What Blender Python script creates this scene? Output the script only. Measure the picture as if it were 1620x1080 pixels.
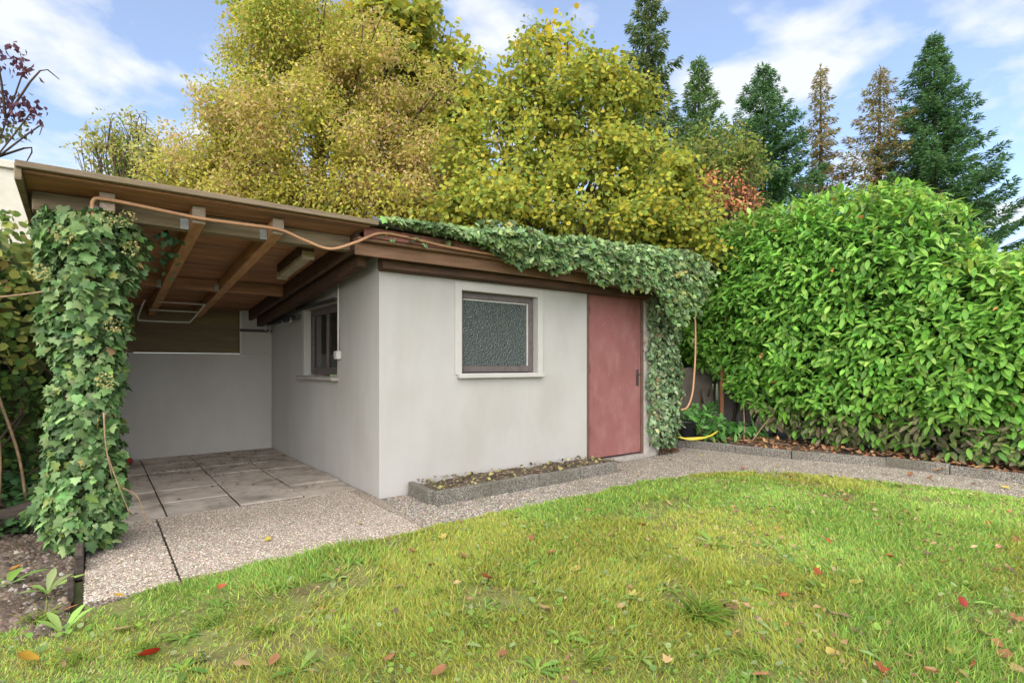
import bpy, bmesh, math
import numpy as np
from mathutils import Matrix, Vector
for o in list(bpy.data.objects): bpy.data.objects.remove(o)
S = bpy.context.scene; COL = S.collection
rng = np.random.default_rng(11)

# ------------------------------------------------------------------ camera, sky, sun, exposure
CAM = np.array([-2.0435, -4.669, 1.2]); FWD = np.array([.6053, .7957, 0.]); RGT = np.array([.796, -.6057, 0.])
cam = bpy.data.cameras.new('camera'); co = bpy.data.objects.new('camera', cam); COL.objects.link(co)
co.location = CAM; co.rotation_euler = (math.radians(90), 0, -math.atan2(.6053, .7957))
cam.sensor_width = 36; cam.lens = 867 / 1620 * 36; cam.shift_y = 37 / 1620; cam.clip_end = 2000; cam.clip_start = .05
S.camera = co
S.view_settings.view_transform = 'Standard'; S.view_settings.look = 'None'
S.view_settings.gamma = 1; S.view_settings.use_curve_mapping = False
S.view_settings.exposure = 2.25
S.cycles.max_bounces = 12; S.cycles.diffuse_bounces = 6; S.cycles.transmission_bounces = 6
SUN_EL = math.radians(34); sv = np.array([-1.35, -1.]); sv /= np.linalg.norm(sv)
SUN = Vector((sv[0] * math.cos(SUN_EL), sv[1] * math.cos(SUN_EL), math.sin(SUN_EL)))
sl = bpy.data.lights.new('sun', 'SUN'); sl.energy = 2.05; sl.angle = math.radians(120); sl.color = (1, .91, .78)
so = bpy.data.objects.new('sun', sl); COL.objects.link(so); so.rotation_euler = SUN.to_track_quat('Z', 'Y').to_euler()
W = bpy.data.worlds.new('World'); S.world = W; W.use_nodes = True
def world():
    t = W.node_tree; n = t.nodes; l = t.links; n.clear()
    out = n.new('ShaderNodeOutputWorld'); bg = n.new('ShaderNodeBackground'); l.new(bg.outputs[0], out.inputs[0])
    sk = n.new('ShaderNodeTexSky'); sk.sky_type = 'NISHITA'; sk.sun_disc = False
    sk.sun_elevation = SUN_EL; sk.sun_rotation = math.atan2(sv[0], sv[1]); sk.air_density = .8; sk.dust_density = .2; sk.ozone_density = 2.5
    tc = n.new('ShaderNodeTexCoord'); sp = n.new('ShaderNodeSeparateXYZ'); l.new(tc.outputs['Generated'], sp.inputs[0])
    a = n.new('ShaderNodeMath'); a.operation = 'MAXIMUM'; l.new(sp.outputs[2], a.inputs[0]); a.inputs[1].default_value = 0
    b = n.new('ShaderNodeMath'); b.operation = 'ADD'; l.new(a.outputs[0], b.inputs[0]); b.inputs[1].default_value = .22
    dv = n.new('ShaderNodeVectorMath'); dv.operation = 'DIVIDE'; l.new(tc.outputs['Generated'], dv.inputs[0])
    cb = n.new('ShaderNodeCombineXYZ')
    for i in range(3): l.new(b.outputs[0], cb.inputs[i])
    l.new(cb.outputs[0], dv.inputs[1])
    mp = n.new('ShaderNodeMapping'); l.new(dv.outputs[0], mp.inputs[0]); mp.inputs['Location'].default_value = (15.16, 11.82, .5); mp.inputs['Scale'].default_value = (1, 1, .6)
    ns = n.new('ShaderNodeTexNoise'); l.new(mp.outputs[0], ns.inputs['Vector']); ns.inputs['Scale'].default_value = 3.2
    ns.inputs['Detail'].default_value = 9; ns.inputs['Roughness'].default_value = .52; ns.inputs['Distortion'].default_value = .15
    rp = n.new('ShaderNodeValToRGB'); l.new(ns.outputs['Fac'], rp.inputs[0])
    rp.color_ramp.elements[0].position = .49; rp.color_ramp.elements[1].position = .63
    rp.color_ramp.elements[0].color = (.2, .2, .2, 1); rp.color_ramp.elements[1].color = (.93, .93, .93, 1)
    hs = n.new('ShaderNodeHueSaturation'); l.new(sk.outputs[0], hs.inputs['Color']); hs.inputs['Saturation'].default_value = 1.0; hs.inputs['Value'].default_value = 1.0
    mx = n.new('ShaderNodeMix'); mx.data_type = 'RGBA'; l.new(rp.outputs[0], mx.inputs['Factor']); l.new(hs.outputs[0], mx.inputs['A'])
    mx.inputs['B'].default_value = (3.3, 3.4, 3.6, 1)
    l.new(mx.outputs['Result'], bg.inputs[0]); bg.inputs[1].default_value = .065
world()

# ------------------------------------------------------------------ helpers
def at(u, v, d):
    return CAM + d * (FWD + RGT * (u - 810) / 867 - np.array([0, 0, 1.]) * (v - 577) / 867)
def tag(o, label=None, cat=None, group=None, kind=None):
    if label: o['label'] = label
    if cat: o['category'] = cat
    if group: o['group'] = group
    if kind: o['kind'] = kind
    return o
def empty(name, loc, label=None, cat=None, group=None):
    o = bpy.data.objects.new(name, None); o.location = loc; o.empty_display_size = .1; COL.objects.link(o)
    return tag(o, label, cat, group)
def link(name, me, m=None, parent=None, mat4=None):
    o = bpy.data.objects.new(name, me); COL.objects.link(o)
    if m is not None and not me.materials: me.materials.append(m)
    if parent is not None:
        o.parent = parent
        if parent.type == 'EMPTY': o.matrix_parent_inverse = Matrix.Translation(-parent.location)
    if mat4 is not None: o.matrix_basis = mat4
    return o
def tri_mesh(name, V, T, col=None, smooth=False):
    me = bpy.data.meshes.new(name); V = np.ascontiguousarray(V, np.float32); T = np.ascontiguousarray(T, np.int32)
    me.vertices.add(len(V)); me.vertices.foreach_set('co', V.ravel())
    me.loops.add(T.size); me.loops.foreach_set('vertex_index', T.ravel())
    me.polygons.add(len(T)); me.polygons.foreach_set('loop_start', np.arange(0, T.size, 3, dtype=np.int32))
    if smooth: me.polygons.foreach_set('use_smooth', np.ones(len(T), bool))
    me.update(calc_edges=True)
    if col is not None:
        a = me.attributes.new('col', 'FLOAT_COLOR', 'POINT'); c = np.ones((len(V), 4), np.float32); c[:, :3] = col; a.data.foreach_set('color', c.ravel())
    return me
class MB:
    def __init__(s): s.V = []; s.T = []; s.n = 0
    def add(s, V, T): s.V.append(np.asarray(V, float)); s.T.append(np.asarray(T, int) + s.n); s.n += len(V); return s
    def tube(s, P, r, seg=8, cap=True):
        P = np.asarray(P, float); r = np.broadcast_to(np.asarray(r, float), len(P)); k = len(P)
        t = np.gradient(P, axis=0); t /= np.linalg.norm(t, axis=1)[:, None] + 1e-9
        up = np.array([0, 0, 1.]) if abs(t[0][2]) < .9 else np.array([1., 0, 0]); V = []
        for i in range(k):
            x = np.cross(t[i], up); x /= np.linalg.norm(x) + 1e-9; y = np.cross(t[i], x); up = -np.cross(t[i], x) if False else np.cross(x, t[i])
            a = np.arange(seg) * 2 * math.pi / seg; V.append(P[i] + r[i] * (np.cos(a)[:, None] * x + np.sin(a)[:, None] * y))
        V = np.concatenate(V); T = []
        for i in range(k - 1):
            for j in range(seg):
                a, b = i * seg + j, i * seg + (j + 1) % seg; T += [(a, b, b + seg), (a, b + seg, a + seg)]
        if cap:
            V = np.vstack([V, P[:1], P[-1:]]); n = k * seg
            for j in range(seg): T += [(n, (j + 1) % seg, j), (n + 1, n - seg + j, n - seg + (j + 1) % seg)]
        return s.add(V, T)
    def mesh(s, name, smooth=False): return tri_mesh(name, np.concatenate(s.V), np.concatenate(s.T), smooth=smooth)
def smooth_path(P, n=8):
    P = np.asarray(P, float); Q = np.vstack([2 * P[0] - P[1], P, 2 * P[-1] - P[-2]]); out = []
    for i in range(1, len(Q) - 2):
        for t in np.arange(n) / n:
            a, b, c, d = Q[i - 1], Q[i], Q[i + 1], Q[i + 2]
            out.append(.5 * (2 * b + (c - a) * t + (2 * a - 5 * b + 4 * c - d) * t * t + (3 * b - a - 3 * c + d) * t ** 3))
    return np.array(out + [P[-1]])
def box(name, lo, hi, m, parent=None, bevel=.004, rot=None, jit=0, sub=0):
    """axis box lo..hi; rot = Matrix applied about its centre"""
    lo = np.array(lo, float); hi = np.array(hi, float); bm = bmesh.new(); bmesh.ops.create_cube(bm, size=1)
    bmesh.ops.scale(bm, vec=hi - lo, verts=bm.verts)
    if bevel: bmesh.ops.bevel(bm, geom=bm.edges[:], offset=bevel, segments=1, affect='EDGES', profile=.5)
    if sub:
        bmesh.ops.subdivide_edges(bm, edges=bm.edges[:], cuts=sub, use_grid_fill=True)
    if jit:
        for v in bm.verts: v.co += Vector(rng.normal(0, jit, 3))
    if rot is not None: bmesh.ops.transform(bm, matrix=rot, verts=bm.verts)
    bmesh.ops.translate(bm, vec=(lo + hi) / 2, verts=bm.verts)
    me = bpy.data.meshes.new(name); bm.to_mesh(me); bm.free()
    return link(name, me, m, parent)
def poly_prism(name, pts, z0, z1, m, parent=None):
    bm = bmesh.new(); a = [bm.verts.new((x, y, z1)) for x, y in pts]; f = bm.faces.new(a)
    if f.normal.z < 0 or True: f.normal_update()
    if f.normal.z < 0: f.normal_flip()
    if z0 is not None:
        r = bmesh.ops.extrude_face_region(bm, geom=[f]); vs = [e for e in r['geom'] if isinstance(e, bmesh.types.BMVert)]
        for v in vs: v.co.z = z0
        bmesh.ops.recalc_face_normals(bm, faces=bm.faces[:])
    me = bpy.data.meshes.new(name); bm.to_mesh(me); bm.free(); return link(name, me, m, parent)
# value noise
_tab = rng.random((64, 64, 64))
def vnoise(P, sc=1.0, oct=3):
    P = np.asarray(P, float) * sc
    if P.shape[1] == 2: P = np.c_[P, np.zeros(len(P))]
    out = np.zeros(len(P)); amp = 1; tot = 0
    for o in range(oct):
        Q = P * 2 ** o + 7.3 * o; i = np.floor(Q).astype(int); f = Q - i; f = f * f * (3 - 2 * f); s = 0
        for dx in (0, 1):
            for dy in (0, 1):
                for dz in (0, 1):
                    w = (f[:, 0] if dx else 1 - f[:, 0]) * (f[:, 1] if dy else 1 - f[:, 1]) * (f[:, 2] if dz else 1 - f[:, 2])
                    s = s + w * _tab[(i[:, 0] + dx) % 64, (i[:, 1] + dy) % 64, (i[:, 2] + dz) % 64]
        out += amp * s; tot += amp; amp *= .5
    return out / tot
def unit(v): v = np.asarray(v, float); return v / (np.linalg.norm(v, axis=-1, keepdims=True) + 1e-9)
def rdir(n): return unit(rng.normal(size=(n, 3)))

# ------------------------------------------------------------------ materials
def mat(name, c1, c2=None, scale=6, rough=.8, bump=.0, bscale=60, spec=.3, c3=None, s3=1.5, metal=0, stretch=(1, 1, 1), lo=.35, hi=.65, dist=.01):
    m = bpy.data.materials.new(name); m.use_nodes = True; t = m.node_tree; n = t.nodes; l = t.links
    p = n['Principled BSDF']; p.inputs['Roughness'].default_value = rough; p.inputs['Specular IOR Level'].default_value = spec; p.inputs['Metallic'].default_value = metal
    g = n.new('ShaderNodeNewGeometry'); mp = n.new('ShaderNodeMapping'); l.new(g.outputs['Position'], mp.inputs[0]); mp.inputs['Scale'].default_value = stretch
    def noise(s, d=6):
        x = n.new('ShaderNodeTexNoise'); l.new(mp.outputs[0], x.inputs['Vector']); x.inputs['Scale'].default_value = s; x.inputs['Detail'].default_value = d; x.inputs['Roughness'].default_value = .62; return x
    def ramp(src, a, b):
        r = n.new('ShaderNodeMapRange'); l.new(src, r.inputs[0]); r.inputs[1].default_value = a; r.inputs[2].default_value = b; return r.outputs[0]
    def mix(f, A, B):
        x = n.new('ShaderNodeMix'); x.data_type = 'RGBA'; l.new(f, x.inputs['Factor'])
        for k, q in (('A', A), ('B', B)):
            if isinstance(q, tuple): x.inputs[k].default_value = (*q, 1)
            else: l.new(q, x.inputs[k])
        return x.outputs['Result']
    c = mix(ramp(noise(scale).outputs['Fac'], lo, hi), c1, c2 or c1)
    if c3: c = mix(ramp(noise(s3, 4).outputs['Fac'], .48, .68), c, c3)
    l.new(c, p.inputs['Base Color'])
    if bump:
        b = n.new('ShaderNodeBump'); b.inputs['Strength'].default_value = bump; b.inputs['Distance'].default_value = dist
        l.new(noise(bscale).outputs['Fac'], b.inputs['Height']); l.new(b.outputs[0], p.inputs['Normal'])
    return m
def leafmat(name, rough=.45, spec=.35, trans=.3, bump=0):
    m = bpy.data.materials.new(name); m.use_nodes = True; t = m.node_tree; n = t.nodes; l = t.links
    p = n['Principled BSDF']; p.inputs['Roughness'].default_value = rough; p.inputs['Specular IOR Level'].default_value = spec
    a = n.new('ShaderNodeAttribute'); a.attribute_name = 'col'
    l.new(a.outputs['Color'], p.inputs['Base Color'])
    tr = n.new('ShaderNodeBsdfTranslucent'); l.new(a.outputs['Color'], tr.inputs[0])
    mx = n.new('ShaderNodeMixShader'); mx.inputs[0].default_value = trans; l.new(p.outputs[0], mx.inputs[1]); l.new(tr.outputs[0], mx.inputs[2])
    l.new(mx.outputs[0], n['Material Output'].inputs[0]); return m
def aggregate(name, cols, scale=95, dark=(.10, .09, .08), c3=(.16, .15, .14), rough=.85, patch=1.6):
    m = bpy.data.materials.new(name); m.use_nodes = True; t = m.node_tree; n = t.nodes; l = t.links
    p = n['Principled BSDF']; p.inputs['Roughness'].default_value = rough
    g = n.new('ShaderNodeNewGeometry'); v = n.new('ShaderNodeTexVoronoi'); l.new(g.outputs['Position'], v.inputs['Vector']); v.inputs['Scale'].default_value = scale
    sep = n.new('ShaderNodeSeparateColor'); l.new(v.outputs['Color'], sep.inputs[0])
    r = n.new('ShaderNodeValToRGB'); l.new(sep.outputs[0], r.inputs[0]); e = r.color_ramp.elements
    e[0].color = (*cols[0], 1); e[1].color = (*cols[-1], 1)
    for i, c in enumerate(cols[1:-1]): q = e.new((i + 1) / (len(cols) - 1)); q.color = (*c, 1)
    d = n.new('ShaderNodeMapRange'); l.new(v.outputs['Distance'], d.inputs[0]); d.inputs[1].default_value = .35; d.inputs[2].default_value = .75
    x = n.new('ShaderNodeMix'); x.data_type = 'RGBA'; l.new(d.outputs[0], x.inputs['Factor']); l.new(r.outputs[0], x.inputs['A']); x.inputs['B'].default_value = (*dark, 1)
    ns = n.new('ShaderNodeTexNoise'); l.new(g.outputs['Position'], ns.inputs['Vector']); ns.inputs['Scale'].default_value = patch; ns.inputs['Detail'].default_value = 7
    d2 = n.new('ShaderNodeMapRange'); l.new(ns.outputs['Fac'], d2.inputs[0]); d2.inputs[1].default_value = .45; d2.inputs[2].default_value = .7; d2.inputs[4].default_value = .7
    y = n.new('ShaderNodeMix'); y.data_type = 'RGBA'; l.new(d2.outputs[0], y.inputs['Factor']); l.new(x.outputs['Result'], y.inputs['A']); y.inputs['B'].default_value = (*c3, 1)
    l.new(y.outputs['Result'], p.inputs['Base Color'])
    b = n.new('ShaderNodeBump'); b.inputs['Strength'].default_value = .8; b.inputs['Distance'].default_value = .006; b.invert = True
    l.new(v.outputs['Distance'], b.inputs['Height']); l.new(b.outputs[0], p.inputs['Normal']); return m
M = dict(
    plaster=mat('white_render', (.405, .393, .378), (.385, .373, .358), 3, .92, .8, 130, .15, c3=(.365, .35, .325), s3=1.6, dist=.007, stretch=(1, 1, .45)),
    plaster_trim=mat('window_surround_render', (.44, .425, .40), (.41, .397, .373), 5, .92, .3, 240, .15, dist=.003),
    wood=mat('brown_timber', (.42, .215, .115), (.27, .14, .08), 9, .8, .5, 40, .2, stretch=(.35, 3, 3), c3=(.19, .11, .075), s3=2.2),
    rafter=mat('rafter_timber', (.50, .28, .14), (.36, .19, .095), 9, .75, .4, 40, .2, stretch=(3, .35, 3)),
    weathered=mat('weathered_timber', (.25, .19, .125), (.15, .115, .08), 8, .85, .5, 40, .2, stretch=(.35, 3, 3), c3=(.15, .12, .07), s3=2.5),
    cutend=mat('grey_cut_end', (.36, .29, .22), (.24, .19, .15), 25, .9, .3, 90, .2),
    red_paint=mat('red_brown_fascia_paint', (.27, .10, .075), (.20, .075, .06), 7, .7, .3, 60, .3, stretch=(.3, 2, 2), c3=(.15, .08, .06)),
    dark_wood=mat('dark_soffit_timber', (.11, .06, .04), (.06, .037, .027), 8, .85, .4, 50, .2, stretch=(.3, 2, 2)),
    lip=mat('brown_lip_timber', (.24, .14, .085), (.15, .085, .055), 8, .8, .4, 50, .2, stretch=(.3, 2, 2)),
    tar=mat('tar_sheet', (.025, .025, .027), (.05, .05, .05), 14, .55, .5, 30, .4),
    roof_felt=mat('mossy_roof_felt', (.07, .07, .06), (.10, .10, .06), 6, .9, .5, 60, .2),
    door=mat('red_oxide_door_paint', (.24, .10, .095), (.205, .083, .079), 5, .65, .2, 30, .2, c3=(.265, .13, .12), s3=3.5, stretch=(1, 1, .6)),
    door_frame=mat('brown_door_frame', (.14, .07, .05), (.10, .05, .04), 9, .6, .2, 50, .3),
    concrete=mat('concrete', (.36, .33, .30), (.25, .235, .215), 12, .95, .5, 90, .15),
    slab=mat('carport_slab_concrete', (.43, .38, .33), (.33, .29, .25), 7, .95, .5, 110, .15, c3=(.19, .165, .14), s3=2.6),
    joint=mat('joint_dirt', (.035, .03, .025), (.06, .05, .04), 30, 1, .3, 60, .1),
    soil=mat('soil', (.13, .10, .075), (.065, .05, .038), 14, 1, 1, 30, .1, c3=(.20, .165, .125), s3=7, dist=.03),
    lawn_soil=mat('lawn_thatch', (.15, .19, .05), (.18, .17, .07), 9, 1, .8, 40, .1, c3=(.12, .10, .05), s3=4, dist=.02),
    far_ground=mat('far_grass', (.06, .09, .03), (.08, .08, .04), 2, 1, .3, 10, .1),
    kerb=aggregate('kerb_aggregate', [(.14, .125, .11), (.22, .2, .175), (.34, .31, .27), (.18, .16, .12)], 110, (.04, .04, .035), (.08, .075, .05)),
    aggr=aggregate('apron_aggregate', [(.32, .27, .22), (.44, .38, .31), (.24, .2, .155), (.52, .46, .39), (.35, .275, .21)], 90, (.11, .085, .065), (.25, .21, .175)),
    aggr2=aggregate('path_aggregate', [(.19, .165, .135), (.38, .33, .26), (.26, .225, .18), (.48, .42, .33), (.32, .26, .18)], 85, (.06, .052, .042), (.12, .107, .09), patch=4.0),
    bark=mat('bark', (.10, .075, .055), (.055, .042, .032), 18, .95, .8, 40, .1, stretch=(1, 1, .3), dist=.02),
    twig=mat('dry_twig', (.30, .21, .12), (.20, .13, .08), 20, .85, .3, 60, .2),
    hose=mat('tan_hose', (.46, .25, .13), (.37, .20, .11), 12, .5, .1, 60, .4),
    yhose=mat('yellow_hose', (.60, .50, .06), (.52, .42, .05), 12, .4, .1, 60, .4),
    black=mat('black_plastic', (.025, .026, .03), (.04, .04, .045), 12, .45, .1, 60, .4),
    iron=mat('black_iron', (.03, .03, .03), (.05, .045, .04), 20, .6, .2, 90, .4),
    steel=mat('galvanised_steel', (.30, .31, .30), (.20, .21, .20), 20, .5, .1, 90, .5, metal=.6),
    wire=mat('white_coated_wire', (.52, .51, .49), (.42, .41, .40), 20, .45, .1, 90, .5),
    lampwhite=mat('aged_lamp_cover', (.38, .32, .24), (.28, .23, .17), 9, .5, .1, 60, .4),
    pvc=mat('grey_conduit', (.55, .54, .52), (.48, .47, .45), 20, .5, .05, 60, .4),
    frame=mat('brown_grey_window_frame', (.12, .10, .095), (.085, .07, .068), 14, .55, .15, 60, .35, stretch=(1, 1, 1)),
    bead=mat('pale_window_bead', (.42, .41, .38), (.35, .34, .32), 14, .5, .1, 60, .4),
    dark=mat('dark_interior', (.02, .019, .018), (.03, .027, .025), 5, 1, 0, 60, .1),
    panel=mat('dark_brown_board', (.17, .125, .08), (.11, .085, .06), 4, .9, .3, 40, .15, stretch=(.4, 2, 2), c3=(.20, .165, .08), s3=2),
    yellow=mat('faded_yellow_paint', (.50, .38, .10), (.40, .29, .08), 12, .8, .3, 60, .2, c3=(.22, .16, .07), s3=6),
    rust=mat('rusty_post', (.30, .13, .065), (.20, .09, .05), 20, .85, .4, 70, .2),
    board=mat('grey_brown_board', (.135, .115, .095), (.095, .085, .072), 8, .9, .3, 60, .2),
    board2=mat('grey_board', (.20, .19, .18), (.15, .14, .135), 8, .9, .3, 60, .2),
    nb=mat('pale_neighbour_render', (.58, .55, .47), (.50, .475, .40), 3, .95, .4, 120, .1),
    redplastic=mat('red_plastic', (.42, .03, .03), (.34, .025, .025), 12, .5, .1, 60, .4),
    log=mat('old_log', (.085, .07, .06), (.05, .04, .035), 14, .95, .9, 30, .1, stretch=(.4, .4, 2), dist=.02),
    leaf=leafmat('leaf', .6, .2, .45), gloss=leafmat('glossy_leaf', .45, .28, .35), ivy=leafmat('ivy_leaf', .55, .25, .28),
    grass=leafmat('grass_blade', .6, .2, .35), dry=leafmat('dry_leaf', .8, .15, .15), pebble=leafmat('pebble', .75, .3, 0))
def glass(name, base, bump, scale, rough):
    m = bpy.data.materials.new(name); m.use_nodes = True; n = m.node_tree.nodes; l = m.node_tree.links; p = n['Principled BSDF']
    p.inputs['Base Color'].default_value = (*base, 1); p.inputs['Roughness'].default_value = rough; p.inputs['IOR'].default_value = 1.6; p.inputs['Specular IOR Level'].default_value = .8
    g = n.new('ShaderNodeNewGeometry'); v = n.new('ShaderNodeTexNoise'); v.inputs['Scale'].default_value = scale; v.inputs['Detail'].default_value = 3; l.new(g.outputs['Position'], v.inputs['Vector'])
    b = n.new('ShaderNodeBump'); b.inputs['Strength'].default_value = bump; b.inputs['Distance'].default_value = .03 if bump > .5 else .01; l.new(v.outputs['Fac'], b.inputs['Height']); l.new(b.outputs[0], p.inputs['Normal'])
    return m
M['obscure'] = glass('obscure_glass', (.02, .034, .031), .72, 62, .06)
M['clear'] = glass('window_glass', (.012, .015, .016), .05, 4, .05)

# ------------------------------------------------------------------ leaf templates (base at origin, tip +y, unit length)
def strip_leaf(ts, ws, fold=.3, bend=.18):
    V = []; T = []
    for t, w in zip(ts, ws):
        z = -bend * t * t
        V += [(-w, t, z + fold * w), (0, t, z), (w, t, z + fold * w)]
    for i in range(len(ts) - 1):
        a = 3 * i
        for q in (0, 1): T += [(a + q, a + q + 1, a + q + 4), (a + q, a + q + 4, a + q + 3)]
    return np.array(V), np.array(T)
def fan_leaf(pts, c=(0, .35, .07), zedge=None):
    h = [(x, y, -.10 * math.hypot(x, y - .35) if zedge is None else zedge) for x, y in pts]
    full = h + [(-x, y, z) for x, y, z in reversed(h[1:-1])]
    V = np.array(full + [c]); n = len(full); return V, np.array([(n, (i + 1) % n, i) for i in range(n)])[:, ::-1]
L_LAUREL = strip_leaf([0, .14, .4, .68, .9, 1], [.012, .12, .2, .185, .085, .004], .35, .2)
L_IVY = fan_leaf([(0, 0), (.24, -.13), (.49, .10), (.33, .30), (.43, .57), (.22, .61), (0, 1)])
L_MAPLE = fan_leaf([(0, 0), (.22, -.05), (.48, .1), (.34, .28), (.56, .58), (.28, .55), (.2, .72), (0, 1)])
L_ROUND = fan_leaf([(0, 0), (.28, .06), (.42, .35), (.34, .7), (0, 1)], (0, .4, -.05), .02)
L_SMALL = (np.array([(0, 0, 0), (.3, .45, .08), (0, 1, -.05), (-.3, .45, .08)]), np.array([(0, 1, 2), (0, 2, 3)]))
L_TUFT = (np.array([(0, 0, 0), (.16, .35, .05), (0, 1, -.1), (-.16, .35, .05)]), np.array([(0, 1, 2), (0, 2, 3)]))
L_BLADE = (np.array([(-.5, 0, 0), (.5, 0, 0), (-.4, .55, .1), (.4, .55, .1), (0, 1, .32)]), np.array([(0, 1, 3), (0, 3, 2), (2, 3, 4)]))
L_WEED = strip_leaf([0, .3, .65, .9, 1], [.03, .09, .15, .08, .004], .25, .35)
def basis(D, N):
    y = unit(D); z = N - np.sum(N * y, -1, keepdims=True) * y; z = unit(z); x = np.cross(y, z); return x, y, z
def leaf_mesh(name, P, D, N, size, tm, cols, wide=None, smooth=True):
    V, T = tm; x, y, z = basis(D, N); n = len(P); s = np.broadcast_to(np.asarray(size, float), n)[:, None, None]
    w = s if wide is None else np.broadcast_to(np.asarray(wide, float), n)[:, None, None]
    Q = P[:, None, :] + w * V[None, :, :1] * x[:, None] + s * (V[None, :, 1:2] * y[:, None] + V[None, :, 2:] * z[:, None])
    TT = T[None] + (np.arange(n) * len(V))[:, None, None]
    return tri_mesh(name, Q.reshape(-1, 3), TT.reshape(-1, 3), np.repeat(cols, len(V), 0), smooth)
GAIN = 1.0
def palette(n, cols, wts=None, var=.12):
    c = np.array(cols)[rng.choice(len(cols), n, p=None if wts is None else np.array(wts) / sum(wts))]
    c = c * GAIN
    return np.clip(c * (1 + rng.normal(0, var, (n, 1))) * (1 + rng.normal(0, var * .35, (n, 3))), .004, .9)
def foliage(parent, P, D, N, size, tm, cols, m, n_obj=0, outer=None, name='leaf', mass='foliage'):
    """n_obj leaves nearest the camera become objects of their own; the rest is one mass"""
    size = np.broadcast_to(np.asarray(size, float), len(P)).copy(); pick = np.zeros(len(P), bool)
    if n_obj:
        dep = (P - CAM) @ FWD; uu = np.abs((P - CAM) @ RGT / np.maximum(dep, .1)); vv = (P[:, 2] - 1.2) / np.maximum(dep, .1)
        sc = size / np.maximum(dep, .3) * (.6 + .8 * rng.random(len(P)))
        sc[(uu > .92) | (vv > .65) | (vv < -.57) | (dep < .3)] = 0
        if outer is not None: sc = sc * np.where(outer, 1, .05)
        pick[np.argsort(-sc)[:n_obj]] = True; idx = np.where(pick)[0]
        kk = 10; order = idx[np.argsort(cols[idx].sum(1))]; vars_ = []
        for g in np.array_split(order, kk):
            me = tri_mesh(name, tm[0], tm[1], np.repeat(cols[g].mean(0)[None], len(tm[0]), 0), True); me.materials.append(m); vars_.append((me, g))
        x, y, z = basis(D, N)
        for me, g in vars_:
            for i in g:
                A = Matrix([(*(c * size[i] for c in r), p) for r, p in zip(np.c_[x[i], y[i], z[i]], P[i])] + [(0, 0, 0, 1)])
                link(name, me, None, parent, A)
    r = ~pick
    o = link(mass, leaf_mesh(mass, P[r], D[r], N[r], size[r], tm, cols[r]), m, parent); o['kind'] = 'stuff'
    return o
#@@SETTING
# ------------------------------------------------------------------ ground, lawn, path
def pbox(*a, **k):
    o = box(*a, **k); return o
ground = link('ground', tri_mesh('ground', [(-400, -400, -.06), (400, -400, -.06), (400, 400, -.06), (-400, 400, -.06)], [(0, 1, 2), (0, 2, 3)]), M['far_ground']); tag(ground, kind='structure')
LAWN = np.array([(-2.25, -1.30), (-1.6, -1.13), (-.46, -1.06), (1.06, -1.05), (2.5, -1.03), (3.15, -1.07), (3.55, -1.22), (3.95, -1.6), (4.25, -2.1), (4.45, -2.8), (4.6, -3.55), (4.8, -5), (5.0, -9), (-6, -9), (-6, -1.75), (-3.2, -1.55)])
def inside(P, poly):
    x, y = P[:, 0], P[:, 1]; r = np.zeros(len(P), bool); n = len(poly)
    for i in range(n):
        (x1, y1), (x2, y2) = poly[i], poly[(i + 1) % n]
        c = ((y1 > y) != (y2 > y)); r ^= c & (x < (x2 - x1) * (y - y1) / (y2 - y1 + 1e-12) + x1)
    return r
tag(poly_prism('lawn', LAWN, -.05, -.004, M['lawn_soil']), kind='structure')
def soil_sheet(name, x0, x1, y0, y1, z0, amp, m, nx=60, ny=60, sc=3, parent=None, kind='structure'):
    X, Y = np.meshgrid(np.linspace(x0, x1, nx), np.linspace(y0, y1, ny)); P = np.c_[X.ravel(), Y.ravel()]
    Z = z0 + amp * (vnoise(P, sc, 4) - .5) * 2; e = np.minimum.reduce([P[:, 0] - x0, x1 - P[:, 0], P[:, 1] - y0, y1 - P[:, 1]])
    i = np.arange(nx * ny).reshape(ny, nx); a, b, c, d = i[:-1, :-1].ravel(), i[:-1, 1:].ravel(), i[1:, 1:].ravel(), i[1:, :-1].ravel()
    o = link(name, tri_mesh(name, np.c_[P, Z], np.r_[np.c_[a, b, c], np.c_[a, c, d]], smooth=True), m, parent)
    if kind: o['kind'] = kind
    return o
soil_sheet('bare_earth', -6, -2.14, -1.9, 6, -.005, .05, M['soil'], 200, 300, 5)
def clods():
    n = 9000; P = np.c_[-2.16 - 1.6 * rng.random(n) ** 1.3, -1.75 + 2.6 * rng.random(n)]; k = 6
    o = np.array([(1, 0, 0), (.2, .9, .05), (-.9, .25, 0), (-.1, -.85, 0), (.05, .1, .8), (.5, .4, .6)]); T = np.array([(0, 1, 5), (1, 2, 4), (2, 3, 4), (3, 0, 4), (0, 5, 4), (1, 4, 5)])
    s = (.004 + .022 * rng.random(n) ** 4)[:, None]; a = rng.random(n) * 6.283; c, sn = np.cos(a)[:, None], np.sin(a)[:, None]
    X = s * (o[:, 0] * c - o[:, 1] * sn) + P[:, :1]; Y = s * (o[:, 0] * sn + o[:, 1] * c) + P[:, 1:]; Z = s * o[:, 2] * .9 + (-.012 + .10 * (vnoise(P, 5, 4) - .5))[:, None] + .006
    ob = link('soil_clods', tri_mesh('soil_clods', np.stack([X, Y, Z], -1).reshape(-1, 3), (T[None] + k * np.arange(n)[:, None, None]).reshape(-1, 3), np.repeat(palette(n, [(.12, .09, .07), (.07, .055, .045), (.2, .17, .14), (.3, .27, .23)], [3, 3, 1.5, .7], .2), k, 0)), M['pebble']); tag(ob, 'small clods and pebbles on the bare earth at left', 'soil clods', kind='stuff')
clods()
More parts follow.
